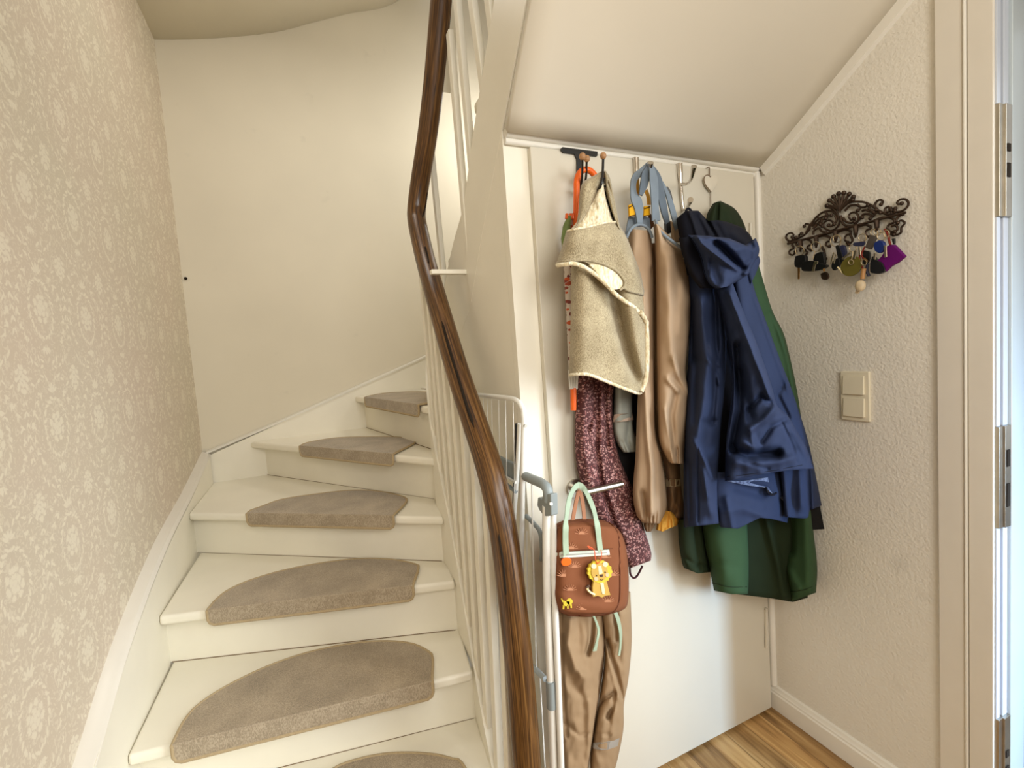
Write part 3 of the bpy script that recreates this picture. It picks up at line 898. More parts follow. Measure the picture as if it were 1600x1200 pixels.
# white flat rail that the upper balusters stand under
ur = cr([(p[0] + .034, p[1] + .004, p[2] - .03) for p in up_[5:]], 24)
V = []; Fc = []
for x, y, z in ur: V += [(x - .02, y, z - .016), (x + .022, y, z - .016), (x + .022, y, z + .014), (x - .02, y, z + .014)]
for i in range(len(ur) - 1):
    for c in range(4): Fc.append((4*i+c, 4*i+(c+1) % 4, 4*i+4+(c+1) % 4, 4*i+4+c))
Fc += [(0, 1, 2, 3), (4*len(ur)-1, 4*len(ur)-2, 4*len(ur)-3, 4*len(ur)-4)]
MB().add(V, Fc).build('under_rail', MT['paint'], rl, angle=40)

# ------------------------------------------------------------------ half-moon stair mats
MATS = {
 1: ('half-moon carpet mat on the wide second step, nearest whole mat', [(276, 1155), (676, 1068)], [(676, 1030), (668, 1020), (640, 1008), (590, 1005), (530, 1012), (470, 1026), (410, 1048), (350, 1078), (310, 1105), (288, 1130)]),
 2: ('half-moon carpet mat on the third step, between the nearest whole mat and the middle one', [(323, 957), (646, 915)], [(654, 890), (648, 884), (610, 877), (560, 876), (500, 883), (440, 895), (390, 910), (357, 925), (338, 940)]),
 3: ('half-moon carpet mat on the middle step just before the stairs turn', [(377, 808), (621, 803)], [(635, 786), (628, 778), (590, 770), (545, 769), (490, 775), (440, 783), (412, 793), (392, 800)]),
 4: ('half-moon carpet mat on the first turning step, second mat from the top', [(465, 699), (612, 712)], [(649, 693), (640, 688), (615, 685), (570, 685), (530, 686), (500, 690), (480, 694)]),
 5: ('half-moon carpet mat on the highest visible step, partly behind the balusters', [(571, 622), (648, 635)], [(684, 630), (690, 622), (685, 616), (650, 614), (605, 616), (585, 619)]),
 0: ('half-moon carpet mat at the bottom edge, on the lowest step in view', [(505, 1262), (742, 1215)], [(722, 1196), (705, 1189), (680, 1183), (640, 1180), (600, 1182), (560, 1190), (525, 1203), (508, 1225)]),
}
for k, (lab, fr_, bk_) in MATS.items():
    z = ZT(k) + .001
    A = np.array(on_z(*fr_[0], z)[:2]); B = np.array(on_z(*fr_[1], z)[:2])
    # the front corners lie on the nosing line
    N0, N1 = np.array(NOS[k][0]), np.array(NOS[k][1]); dn = (N1 - N0) / np.linalg.norm(N1 - N0)
    A = N0 + dn * ((A - N0) @ dn); B = N0 + dn * ((B - N0) @ dn)
    nr = np.array([dn[1], -dn[0]])           # towards the room
    back = [np.array(on_z(*p, z)[:2]) for p in bk_]
    bq = cr([B] + back + [A], 44)
    root = thing('stair_mat', lab, 'stair mat', (*(A + B) / 2, z), 'half-moon stair mats')
    top = [tuple(A + nr * .008), tuple(B + nr * .008)] + [tuple(p) for p in bq[1:-1]]
    mb = MB()
    mb.prism([(x, y, z) for x, y in top], (0, 0, .008))
    # folded lip over the nosing with rounded lower corners
    lipd = .046
    A2, B2 = A + nr * .004, B + nr * .004
    Ln = np.linalg.norm(B2 - A2)
    prof = [(0, .008), (Ln, .008), (Ln, -lipd + .018), (Ln - .006, -lipd + .006), (Ln - .018, -lipd), (.018, -lipd), (.006, -lipd + .006), (0, -lipd + .018)]
    mb.mi = 1
    mb.prism([(A2[0] + dn[0]*s_, A2[1] + dn[1]*s_, z + h_) for s_, h_ in prof], (nr[0] * .007, nr[1] * .007, 0))
    mb.build('pile', MT['carpet'], root, bevel=.003, mats=[MT['carpet'], MT['carpetlip']])
    bd = MB()
    e = [(p[0], p[1], z + .006) for p in bq]
    A3, B3 = A + nr * .010, B + nr * .010
    lip = [(A3[0] + dn[0]*s_, A3[1] + dn[1]*s_, z + h_) for s_, h_ in prof[2:]]
    bd.tube(e + [(A3[0], A3[1], z + .004)] + lip[::-1] + [(B3[0], B3[1], z + .004)], .0048, 8, close=True)
    bd.build('binding', MT['binding'], root, smooth=True)

# little nail in the corner of the back wall
nl = on_y(283, 435, 2.995)
tag(MB().ball((nl[0] + .02, 2.996, nl[2]), .008).build('nail', MT['dark'], smooth=True), 'dark nail head in the plaster beside the wallpapered corner', 'nail')
# ------------------------------------------------------------------ hooks over the cupboard door
t = thing('over_door_hook', 'black metal over-door hook with wooden ball ends, left end of the door', 'coat hook', on_y(905, 240, 1.148))
b = MB()
q = [on_y(x, y, 1.149) for x, y in [(876, 232.5), (879, 229.5), (934, 236.5), (934, 243), (932.5, 244), (912, 241.5), (909, 246), (909, 300), (902, 300), (901.5, 248), (898, 240.5), (880, 238)]]
b.prism(q, (0, .005, 0)); b.build('bracket', MT['black'], t, bevel=.001)
for (kx, ky, ky0, pts, r) in ((910, 244.5, 1.05, [(910, 250), (909.5, 275), (907, 292), (905, 300)], .0088), (917, 248, 1.085, [(916.5, 253), (915.5, 278), (911, 296)], .0085), (942.5, 243.5, .975, [(942.5, 249), (941.5, 272), (938, 292), (925, 302), (908, 300)], .0079)):
    ys_ = list(np.linspace(ky0, 1.145, len(pts))) if kx < 930 else [.975, .972, .970, 1.05, 1.14]
    pg = ptube('peg', pts, ys_, .0032, MT['black'], t)
    MB().ball(on_y(kx, ky, ky0), r, 18, 12, sc=(1, 1, 1.12)).build('wooden_ball', MT['ball'], pg, smooth=True)
def chrome_hook(label, strip_, arms):
    t = thing('coat_hook', label, 'coat hook', on_y(*strip_[0], 1.15), 'chrome over-door coat hooks')
    ptube('back_strip', strip_, 1.148, [.0085, .0085, .0055, .0055, .0055, .0055], MT['chrome'], t, n=10)
    tp = on_y(*strip_[0], 1.15)
    MB().box(tp[0] - .008, tp[0] + .008, 1.146, 1.176, tp[2] - .001, tp[2] + .002).build('top_clip', MT['chrome'], t)
    for a, ys_ in arms:
        ptube('hook_arm', a, ys_, [.005, .0045, .0045, .0045, .0055, .0085], MT['chrome'], t, n=10)
chrome_hook('chrome coat hook carrying the grey dungaree straps', [(993.5, 247), (994, 256), (994.5, 275), (995, 300), (996, 345)], [([(994, 292), (1002, 292), (1011, 280), (1016.5, 254)], [1.145, 1.11, 1.05, 1.015])])
chrome_hook('chrome coat hook with a bare upper arm, navy coat on its lower arm', [(1062, 256), (1062.5, 266), (1064, 290), (1066, 315), (1068, 330)], [([(1065, 288), (1074, 287), (1080, 279), (1084.5, 260)], [1.145, 1.11, 1.06, 1.03]), ([(1068, 328), (1073, 326), (1076, 320), (1079, 312)], [1.145, 1.10, 1.06, 1.035])])
t = thing('heart_hook', 'small white heart on a wire hook above the green coat', 'hook', on_y(1109, 275, 1.15))
h = [(1110.5, 276.5), (1106, 273.5), (1102, 275), (1100, 281), (1102.5, 289), (1107, 295), (1111, 300), (1116, 294), (1120.5, 286), (1121, 279), (1118, 274.5), (1114, 274)]
pplate('heart', h, 1.146, .004, MT['heart'], t, smooth=True)
ptube('rim', h[:7], 1.1455, .0016, MT['heartedge'], t)
ptube('wire', [(1104, 262.5), (1108, 261.5), (1108.5, 268), (1108.5, 275)], 1.15, .0016, MT['heartedge'], t)
ptube('wire', [(1110.5, 299), (1110.5, 315), (1112, 335), (1118, 343)], [1.148, 1.148, 1.14, 1.11], .0016, MT['heartedge'], t)

# ------------------------------------------------------------------ umbrella
t = thing('umbrella', 'folded child umbrella with orange crook handle, printed film and clear ribs', 'umbrella', on_y(900, 480, 1.118))
ptube('handle', [(899, 365), (900.5, 330), (901, 300), (901.5, 282), (906, 270), (914, 265), (922, 267), (929, 274), (931, 279)], 1.105, .0086, MT['orange'], t, n=14, steps=40)
ptube('canopy', [(893, 338), (889, 365), (890, 420), (893, 500), (896, 585)], 1.12, [.006, .0175, .016, .0145, .014, .012], MT['umbrella'], t, n=14, steps=30)
ptube('canopy_top', [(890, 338), (886, 352), (884, 368), (880, 390)], 1.105, [.005, .011, .012, .003], MT['umbgreen'], t, n=10)
for x in (886, 892, 895): ptube('strap_end', [(x, 334), (x - 1, 342)], 1.105, .0045, MT['orange'], t)
rb = MB()
for dx in (-7, -4, -1, 2, 5, 7):
    rb.tube([on_y(896 + dx, 578, 1.108), on_y(896 + dx * .75, 608, 1.110)], .0026, 6)
rb.build('rib_ends', MT['ribs'], t, smooth=True)
ptube('tip', [(895.8, 606), (896, 625), (896, 641)], 1.115, [.0085, .0085, .008], MT['orange'], t, n=14)

# ------------------------------------------------------------------ fleece jacket
t = thing('fleece_jacket', 'oatmeal wool baby jacket with sherpa lining hanging from a wooden ball hook', 'jacket', on_y(945, 430, 1.08))
cloth('body', [(894, 395), (893.5, 440), (892.5, 500), (891, 550), (890, 585)], [(975, 365), (999, 422), (1010, 468), (1013, 510), (1013, 560), (1011, 592), (1003, 614)], MT['fleece'], t, 1.04, .055,
      [([(958, 455), (968, 500), (980, 550), (996, 590)], -.045, 9), ([(985, 470), (996, 530), (1002, 590)], .014, 9), ([(915, 430), (912, 520), (915, 580)], .006, 14), ([(930, 430), (950, 470), (965, 520)], -.008, 10)],
      hem=[(0, 0), (.3, -7), (.6, -3), (.85, 3), (1, 0)], p=4, wrinkle=.004, seed=1)
cloth('yoke', [(886, 360), (879, 385), (872, 406), (870.5, 413)], [(963, 346), (977, 366), (989, 395), (1001, 428), (1008, 462)], MT['fleece'], t, 1.018, .05,
      [([(890, 378), (930, 380), (960, 372)], .006, 12), ([(975, 395), (995, 440)], .006, 8)],
      hem=[(0, 0), (.12, -8), (.3, -20), (.45, -17), (.6, -8), (.8, 3), (1, 0)], p=4, wrinkle=.003, seed=2, nv=40)
ky = 'yoke' + t.name
stube('piping', ky, [(871, 411), (882, 408), (900, 406.5), (920, 407), (940, 412), (958, 420), (970, 431), (975.5, 441), (974, 449), (968, 453)], .0032, MT['fleece'], t, .001)
stube('piping', ky, [(871, 414), (884, 413), (897, 412), (912, 417), (930, 429), (948, 445), (960, 458), (974, 469), (990, 480), (1001, 490)], .0055, MT['sherpa'], t, .002)
pl = [(921, 413), (938, 414), (955, 421), (968, 432), (973, 442), (970, 450), (960, 452), (948, 443), (934, 427)]
pq = cr(pl + [pl[0]], 50)[:-1]
MB().prism([tuple(np.array(surf(ky, x, y, .004))) for x, y in pq], (0, .008, 0)).build('armhole_lining', MT['sherpa'], t, bevel=.002)
cloth('hood', [(939, 268), (925, 276), (912, 284), (907, 300), (905, 330), (901, 350), (890, 364)], [(944, 268), (940, 284), (935, 300), (926, 320), (915, 338), (905, 350), (900, 362)], MT['fleece'], t, 1.01, .03, p=3, nu=20, nv=40, wrinkle=.003, seed=3)
cloth('hood_lining', [(942, 269), (937, 288), (929, 307), (916, 327), (904, 344), (889, 362)], [(943.5, 269), (943.5, 288), (947, 308), (953, 328), (958, 343), (963, 351)], MT['sherpa'], t, 1.012, .034, [([(940, 300), (935, 345)], .006, 6)], p=3, nu=24, nv=40, wrinkle=.006, wfreq=(.12, .1), seed=4)
cloth('hood', [(944, 269), (946, 288), (950, 308), (956, 330), (964, 352)], [(946, 266), (953, 278), (958, 300), (963, 325), (970, 360)], MT['fleece'], t, 1.014, .03, [([(950, 285), (958, 312), (964, 345)], -.01, 2)], p=3, nu=20, nv=40, seed=5)
stube('zip', 'hood_lining' + t.name, [(942, 272), (943.5, 290), (948, 310), (954, 330), (959, 344)], .0022, MT['blackcloth'], t, .0)
stube('edge_roll', 'body' + t.name, [(1000, 488), (1008, 500), (1010.5, 520), (1011, 560), (1009, 592), (1002, 612)], .0065, MT['sherpa'], t, .006)
stube('piping', ky, [(887, 361), (905, 357), (930, 352), (950, 347), (962, 347)], .003, MT['sherpa'], t, .0)
stube('hem_binding', 'body' + t.name, [(891, 586), (918, 585), (950, 597), (978, 608), (1002, 614), (1010, 594), (1012, 560)], .0042, MT['sherpa'], t, .0)

# ------------------------------------------------------------------ rain dungarees
t = thing('rain_dungarees', 'tan rain dungarees with blue grey shoulder straps and yellow buckle tabs', 'dungarees', on_y(1030, 520, 1.06))
cloth('leg', [(984, 358), (984, 400), (992, 450), (998, 520), (1000, 580), (997, 640), (994, 713), (990, 768), (995, 803), (1005, 817)], [(1017, 360), (1021, 420), (1021, 520), (1023, 640), (1026, 685), (1034, 715), (1041, 768), (1041, 796), (1031, 818)], MT['tan'], t, 1.075, .042,
      [([(1006, 460), (1008, 600), (1012, 680), (1018, 730), (1018, 800)], .016, 6), ([(1004, 770), (1009, 800), (1008, 815)], -.014, 4), ([(1028, 690), (1030, 760), (1028, 815)], .006, 5), ([(1018, 420), (1019, 560)], -.012, 3), ([(998, 805), (998, 818)], -.006, 2), ([(1014, 806), (1014, 818)], -.008, 1.6), ([(1020, 806), (1020, 818)], -.008, 1.6), ([(1026, 800), (1025, 818)], -.006, 1.6)], p=2.6, wrinkle=.006, seed=11, nv=110, nu=40, fs=1.4)
cloth('leg', [(1024, 350), (1026, 420), (1027, 500), (1028, 600), (1029, 650), (1032, 690), (1041, 712), (1048, 724)], [(1028, 350), (1052, 375), (1077, 405), (1081, 440), (1079, 500), (1073, 560), (1072, 585), (1077, 620), (1072, 680), (1069, 725)], MT['tan'], t, 1.045, .048,
      [([(1045, 400), (1046, 500), (1052, 580)], .012, 10), ([(1052, 560), (1062, 590), (1076, 612)], .012, 5), ([(1042, 592), (1058, 610)], .010, 4), ([(1055, 620), (1048, 650), (1052, 700)], -.010, 6), ([(1038, 640), (1048, 690), (1050, 722)], .008, 4), ([(1058, 700), (1058, 724)], -.008, 2), ([(1068, 440), (1062, 520)], .006, 7)], p=2.6, wrinkle=.008, seed=12, nv=110, nu=44, fs=1.4)
cloth('bib', [(1048, 345), (1049, 360), (1051, 378)], [(1058, 352), (1062, 362), (1064.5, 378)], MT['tan'], t, 1.075, .012, nu=12, nv=20)
cloth('bib', [(981, 372), (983, 364), (988, 356)], [(1018, 376), (1020, 372), (1016, 356)][::1], MT['bluegrey'], t, 1.07, .008, nu=14, nv=14) if False else None
ptube('binding', [(979, 372), (983, 362), (990, 354), (1000, 351), (1010, 355), (1016, 363), (1019, 372)], 1.035, .0042, MT['bluegrey'], t, n=8)
ptube('binding', [(1024.5, 344), (1028, 356), (1036, 366), (1050, 377), (1066, 389), (1074, 398), (1078.5, 408)], [1.02, 1.005, .992, .985, .985, .99, 1.0], .0042, MT['bluegrey'], t, n=8)
ptube('binding', [(1055, 348), (1061, 355), (1064, 364), (1064, 376)], 1.055, .003, MT['bluegrey'], t, n=8)
pplate('bib_top', [(983, 338), (991, 340), (1008, 338), (1015, 341), (1017, 360), (1008, 353), (996, 352), (986, 358), (979, 371), (978, 364)], 1.06, .004, MT['bluegrey'], t, smooth=False)
strap('shoulder_strap', [(1015, 257), (1004, 268), (994, 275), (989.5, 286), (990, 302), (995, 315), (998, 326), (999, 340), (1000, 354)], [1.03, 1.035, 1.045, 1.05, 1.045, 1.04, 1.04, 1.04, 1.045], [.017, .02, .018, .016, .018, .032, .027, .02, .016], .004, MT['bluegrey'], t, steps=40)
strap('shoulder_strap', [(1015, 260), (1009, 274), (1006, 288), (1001, 305)], [1.025, 1.03, 1.03, 1.035], [.018, .026, .022, .010], .004, MT['strapdark'], t)
strap('shoulder_strap', [(1016, 257), (1020, 272), (1022, 292), (1023, 315), (1025, 345)], [1.02, 1.02, 1.02, 1.025, 1.03], [.012, .025, .024, .022, .026], .004, MT['bluegrey'], t)
strap('shoulder_strap', [(1017, 258), (1027, 276), (1032, 300), (1038, 330), (1044, 352)], [1.03, 1.03, 1.03, 1.035, 1.05], [.008, .022, .024, .022, .016], .004, MT['strapdark'], t)
strap('shoulder_strap', [(1034, 284), (1043, 304), (1050, 326), (1055, 345), (1058, 358)], [1.05, 1.05, 1.05, 1.05, 1.055], [.006, .012, .018, .018, .014], .004, MT['bluegrey'], t)
strap('webbing', [(1040, 294), (1045, 302), (1049, 322)], 1.06, .016, .003, MT['darkgrey'], t)
pplate('strap_lining', [(990, 279), (997, 274), (999, 272), (999, 296), (998, 306), (993, 296)], 1.058, .003, MT['ochre'], t, smooth=False)
strap('strap_lining', [(1009, 297), (1013, 308), (1014, 320)], 1.045, .011, .003, MT['ochre'], t)
for q in ([(983, 320), (992, 317), (993, 336), (984, 338)], [(1007, 322), (1016, 321), (1016, 336.5), (1006.5, 337.5)]):
    y0 = pplate('yellow_tab', q, 1.042, .006, MT['yellow'], t, smooth=False, bevel=.001)
    for e in ((q[3], q[2]), ((q[0][0], q[0][1] + 4), (q[1][0], q[1][1] + 2))):
        ptube('tab_seam', e, 1.041, .0014, MT['elastic'], y0, smooth=False)
bk = pplate('buckle', [(1040, 347), (1048, 346), (1049, 364), (1041, 366)], 1.045, .008, MT['black'], t, smooth=False, bevel=.002)
pplate('side_opening', [(1014, 330), (1018, 336), (1023, 352), (1017, 358), (1014, 345)], 1.062, .003, MT['elastic'], t, smooth=False)
MB().disc(on_y(1069, 403, .994), .004, (0, -1, 0), .004, 16).build('press_stud', MT['cream'], t, smooth=True)

t = thing('rain_trousers', 'brown rain trousers with a cream reflective band behind the tan dungarees', 'trousers', on_y(1050, 760, 1.11))
cloth('leg', [(1012, 380), (1016, 450), (1018, 560), (1024, 660), (1036, 715), (1043, 750), (1044, 780), (1045, 806)], [(1040, 380), (1044, 450), (1048, 560), (1056, 660), (1062, 720), (1064, 755), (1068, 785), (1070, 812)], MT['tan2'], t, 1.12, .03, [([(1060, 765), (1055, 795), (1048, 805)], -.012, 4), ([(1050, 770), (1060, 800)], .008, 4)], nv=110, nu=24, wrinkle=.003, seed=13)
lk = 'leg' + t.name
q = [(1042.5, 749), (1063, 747), (1063.5, 759), (1043, 761)]
V4 = [surf(lk, x, y, .004) for x, y in [(1042.5, 749), (1049, 749.5), (1056, 749), (1063, 748), (1063.5, 759), (1056, 760.5), (1049, 761), (1043, 760.5)]]
MB().prism(V4, (0, .006, 0)).build('reflective_band', MT['creamband'], t)
cloth('cuff', [(1035, 797), (1029, 812), (1026, 828)], [(1050, 800), (1061, 811), (1058, 821)], MT['ochre'], t, 1.105, .022, [([(1043, 800), (1042, 822)], -.012, 4), ([(1033, 815), (1031, 832)], -.006, 1.6), ([(1038, 815), (1038, 832)], -.006, 1.6), ([(1048, 812), (1049, 830)], -.006, 1.6), ([(1054, 810), (1055, 826)], -.006, 1.6)], hem=[(0, 0), (.3, 5), (.6, 2), (1, 0)], nu=30, nv=24)
cloth('cuff', [(1008, 814), (1007, 822), (1010, 831)], [(1024, 814), (1023, 820), (1017, 831)], MT['tan2'], t, 1.105, .015, [([(1013, 818), (1013, 831)], -.005, 1.4), ([(1018, 818), (1017, 831)], -.005, 1.4)], nu=20, nv=16)

t = thing('rain_trousers', 'pale grey rain trousers with a pinkish band, half hidden under the wool jacket hem', 'trousers', on_y(977, 650, 1.12))
cloth('leg', [(962, 575), (960, 640), (959, 662), (961, 680), (967, 696), (975, 707)], [(990, 575), (988, 630), (990, 670), (996, 690), (994, 706)], MT['greyshell'], t, 1.125, .03, [([(982, 660), (980, 690), (988, 705)], -.012, 4), ([(972, 690), (978, 706)], -.006, 2), ([(970, 600), (970, 660)], .005, 6)], nv=50, nu=24, wrinkle=.003, seed=14)
lk = 'leg' + t.name
V4 = [surf(lk, x, y, .010) for x, y in [(961, 648), (968, 647), (978, 646.5), (988, 646), (990, 656), (979, 658), (969, 659), (959, 659.5)]]
MB().prism(V4, (0, .005, 0)).build('reflective_band', mat('pale pink tape', (208, 186, 168), .5), t)
t = thing('black_trousers', 'black trousers hanging deepest, seen between floral trousers and tan leg', 'trousers', on_y(985, 700, 1.14))
cloth('leg', [(955, 600), (958, 700), (972, 750), (984, 785), (990, 800)], [(1000, 600), (1000, 700), (996, 760), (998, 800), (1000, 806)], MT['blackcloth'], t, 1.144, .012, nv=30, nu=16)

# ------------------------------------------------------------------ floral trousers
t = thing('floral_trousers', 'maroon trousers with tiny pale flowers hanging behind the rust backpack', 'trousers', on_y(945, 720, 1.12))
cloth('leg', [(905, 565), (900, 645), (901, 720), (912, 765), (930, 805), (955, 845), (973, 872), (984, 888)], [(962, 570), (957, 650), (965, 705), (978, 740), (990, 768), (1004, 818), (1017, 860), (1017, 876)], MT['maroon'], t, 1.13, .034,
      [([(929, 585), (927, 650), (919, 672)], -.022, 3.5), ([(934, 600), (932, 700), (940, 760), (962, 825), (975, 850)], -.020, 4), ([(948, 590), (946, 640), (950, 700)], -.016, 3), ([(915, 600), (912, 700), (925, 760)], .008, 7), ([(954, 600), (955, 690), (975, 760)], .006, 5), ([(990, 800), (1005, 850)], .006, 7)], nv=90, nu=46, wrinkle=.003, seed=15)
ptube('ankle_loop', [(984, 887), (985, 897), (990, 903), (996, 899), (1004, 884)], 1.115, .0032, mat('maroon binding', (60, 26, 30), .8), t)

# ------------------------------------------------------------------ khaki trousers below the backpack
t = thing('brown_trousers', 'plain brown rain trousers hanging below the backpack, grey band near one ankle', 'trousers', on_y(925, 1080, 1.1))
cloth('leg', [(868, 925), (868, 1000), (871, 1060), (873, 1120), (877, 1180), (884, 1240)], [(940, 925), (945, 1015), (937, 1083), (928, 1144), (920, 1195), (915, 1240)], MT['khaki'], t, 1.10, .042,
      [([(893, 970), (888, 1005), (900, 1045), (915, 1060), (913, 1080), (922, 1100), (921, 1200)], .014, 7), ([(880, 1030), (900, 1075), (916, 1090)], -.008, 7), ([(926, 965), (924, 1000), (918, 1022)], -.016, 4), ([(877, 960), (879, 1060), (886, 1150)], -.005, 3), ([(884, 1130), (905, 1150), (925, 1146)], -.005, 3), ([(905, 1060), (895, 1100), (905, 1180)], .005, 8)], nv=110, nu=50, wrinkle=.008, wfreq=(.05, .025), seed=16, p=3, fs=1.35)
cloth('leg', [(936, 925), (946, 1015), (939, 1083), (929, 1144), (923, 1195), (930, 1240)], [(985, 925), (987, 1000), (982, 1060), (975, 1100), (974, 1140), (964, 1190), (950, 1240)], MT['khaki'], t, 1.095, .04,
      [([(948, 1000), (962, 1050), (972, 1090)], -.022, 4), ([(944, 1010), (955, 1020), (968, 1090)], .012, 5), ([(936, 1100), (945, 1090), (960, 1083), (958, 1105), (950, 1120)], -.012, 4), ([(960, 1090), (957, 1150)], .008, 5), ([(932, 1146), (955, 1148)], -.004, 2), ([(975, 960), (978, 1050)], .005, 6), ([(958, 930), (962, 1000)], -.008, 4)], nv=110, nu=46, wrinkle=.008, wfreq=(.05, .025), seed=17, p=3, fs=1.35)
lk = 'leg' + t.name
# second leg is the last built under this key
V4 = [surf(lk, x, y, .004) for x, y in [(929, 1163), (940, 1162), (953, 1159), (968, 1154), (965, 1166), (951, 1171), (940, 1172), (928, 1170)]]
MB().prism(V4, (0, .006, 0)).build('reflective_band', MT['reflect'], t)

# ------------------------------------------------------------------ backpack
t = thing('backpack', 'rust brown child backpack with mint handles and pale half-sun print', 'backpack', on_y(920, 890, 1.05))
cloth('body', [(880, 812), (866, 822), (862, 850), (862, 900), (863, 930), (870, 952), (888, 963)], [(944, 811), (966, 826), (977, 850), (982, 890), (982, 932), (975, 952), (944, 962)], MT['brown'], t, 1.06, .085,
      [([(968, 840), (969, 890), (968, 940)], -.008, 3), ([(974, 890), (978, 930), (970, 955)], -.010, 4), ([(870, 930), (900, 945), (950, 950)], .004, 8)], p=6, nv=60, nu=50, wrinkle=.003, seed=18, back=.1, topround=.12, botround=.10, top=[(0, 2), (.5, -1), (1, 2)], hem=[(0, 0), (.5, 2), (1, 0)])
bkk = 'body' + t.name
dkb = mat('dark rust piping', (96, 52, 30), .7)
stube('piping', bkk, [(872, 822), (890, 817), (925, 815), (948, 816), (960, 824), (966, 840), (968, 880), (968, 930), (962, 952), (945, 959), (900, 961), (878, 958)], .0026, dkb, t, .001)
stube('piping', bkk, [(864, 862), (900, 860), (940, 858), (966, 857)], .0015, dkb, t, .0005)
def sstrap(name, key, pts, w, m, lift, steps=24, hang=None):
    q = cr(pts, steps)
    return q
def bag_y(x, y): return surf(bkk, x, y, .003)[1]
for hp in ([(884.5, 868), (883.5, 845), (884, 822), (886, 800), (890, 778), (897, 763), (905, 757)], [(938, 862), (936, 845), (933, 820), (927, 795), (919, 775), (911, 762), (903, 757)]):
    ys_ = [bag_y(*hp[0]), bag_y(*hp[1]), bag_y(hp[2][0], 829) - .004, 1.004, 1.035, 1.062, 1.07]
    strap('carry_handle', hp, ys_, .0155, .003, MT['mint'], t, steps=36)
    pk = mat('peach stitching', (222, 178, 150), .8) if 'peach stitching' not in bpy.data.materials else bpy.data.materials['peach stitching']
    c_ = on_y((hp[0][0] + hp[1][0]) / 2, 842, 0.5 * (ys_[1] + ys_[2]) - .003)
strap('top_loop', [(894, 818), (898, 795), (902, 776), (905, 768), (909, 778), (912, 800), (913, 816)], [1.05, 1.06, 1.07, 1.075, 1.07, 1.06, 1.05], .011, .003, MT['brownlight'], t, steps=36)
zp = [surf(bkk, x, y, .004) for x, y in [(866, 864.5), (880, 863), (910, 861.5), (940, 860), (952, 859), (953, 867), (940, 868), (910, 870), (880, 871.5), (867, 872.5)]]
MB().prism(zp, (0, .006, 0)).build('zipper', MT['zipper'], t)
stube('zipper_teeth', bkk, [(876, 867.5), (910, 865.5), (948, 863.5)], .0012, MT['reflect'], t, .004)
zc = surf(bkk, 886, 878, .008)
pplate('zip_pull', [(877, 879), (880, 873.5), (888, 871.5), (893, 875), (892, 881), (887, 884), (880, 884)], zc[1], .004, MT['orange'], t, bevel=.001)
for (sx, sy) in ((909, 835), (893, 858), (898, 887), (881, 901), (945, 872), (891, 923), (950, 941), (911, 953), (867, 948), (958, 900)):
    y_ = surf(bkk, sx, sy, .0012)[1]
    out_ = [(sx + 4.4, sy), ]
    for i, a in enumerate(np.linspace(.16, math.pi - .16, 8)):
        for da, r_ in ((-.10, 4.4), (-.025, 10.5), (.025, 10.5), (.10, 4.4)):
            out_.append((sx + r_ * math.cos(a + da), sy - r_ * math.sin(a + da)))
    out_.append((sx - 4.4, sy))
    MB().prism([on_y(x, y, y_) for x, y in out_], (0, .004, 0)).build('sun_print', MT['brownlight'], t)
# small embroidered lion near the lower corner
y_ = surf(bkk, 886, 942, .002)[1]
lp_ = MB()
lp_.prism([on_y(890 + 5*math.cos(a), 940 - 5*math.sin(a), y_) for a in np.linspace(0, 2*math.pi, 13)[:-1]], (0, .003, 0))
for pq in ([(880, 939), (890, 940), (890, 947), (881, 947)], [(880, 946), (882.5, 946), (881.5, 952), (879.5, 952)], [(886, 946), (888.5, 946), (888.5, 951), (886.5, 951)], [(891, 945), (893.5, 944), (894, 950), (892, 950)], [(881, 941), (879, 941), (877, 936), (878.5, 935.5)]):
    lp_.prism([on_y(x, y, y_) for x, y in pq], (0, .003, 0))
lp_.build('lion_patch', MT['lion'], t)
strap('bottom_strap', [(925, 958), (930, 968), (935, 984), (933, 1000), (929, 1017)], [1.03, 1.035, 1.04, 1.04, 1.045], [.006, .006, .007, .007, .012], .003, MT['mint'], t)
strap('bottom_strap', [(961, 956), (966, 970), (969.5, 990), (969, 1010), (967, 1024)], [1.03, 1.035, 1.04, 1.045, 1.045], [.011, .011, .010, .007, .007], .003, MT['mint'], t)

# lion tag hanging from the bag
Yl = .958
t = thing('lion_tag', 'yellow lion-shaped hang tag on an orange cord in front of the backpack', 'key ring', on_y(937, 900, Yl))
def ell(cx, cy, rx, ry, n=22, wob=0, k=0):
    return [(cx + (rx + wob*math.cos(k*a))*math.cos(a), cy - (ry + wob*math.cos(k*a))*math.sin(a)) for a in np.linspace(0, 2*math.pi, n + 1)[:-1]]
def pl2(name, pts, y, th, m, par): return MB().prism([on_y(a, b_, y) for a, b_ in pts], (0, th, 0)).build(name, m, par, bevel=.0006)
pl2('mane', ell(937.5, 893.5, 19, 17.5, 60, .9, 15), Yl, .006, MT['lion'], t)
pl2('body', [(928, 906), (948, 906), (950, 916), (954, 930), (946, 931), (941, 934), (934, 931), (927, 933), (926, 918)], Yl + .001, .006, MT['liontan'], t)
fc = pl2('face', ell(937, 894, 13, 14), Yl - .002, .003, MT['liontan'], t)
pl2('ear', ell(928, 885, 4, 4, 14), Yl - .003, .003, MT['cream'], fc); pl2('ear', ell(946, 882, 4, 4, 14), Yl - .003, .003, MT['cream'], fc)
pl2('forehead_blaze', [(934.5, 885), (939.5, 884), (942, 896), (936, 898)], Yl - .003, .002, MT['cream'], fc)
pl2('cheek', ell(931.5, 905, 3.4, 3.2, 14), Yl - .003, .002, MT['pinkcheek'], fc); pl2('cheek', ell(949, 898.5, 3, 3.4, 14), Yl - .003, .002, MT['pinkcheek'], fc)
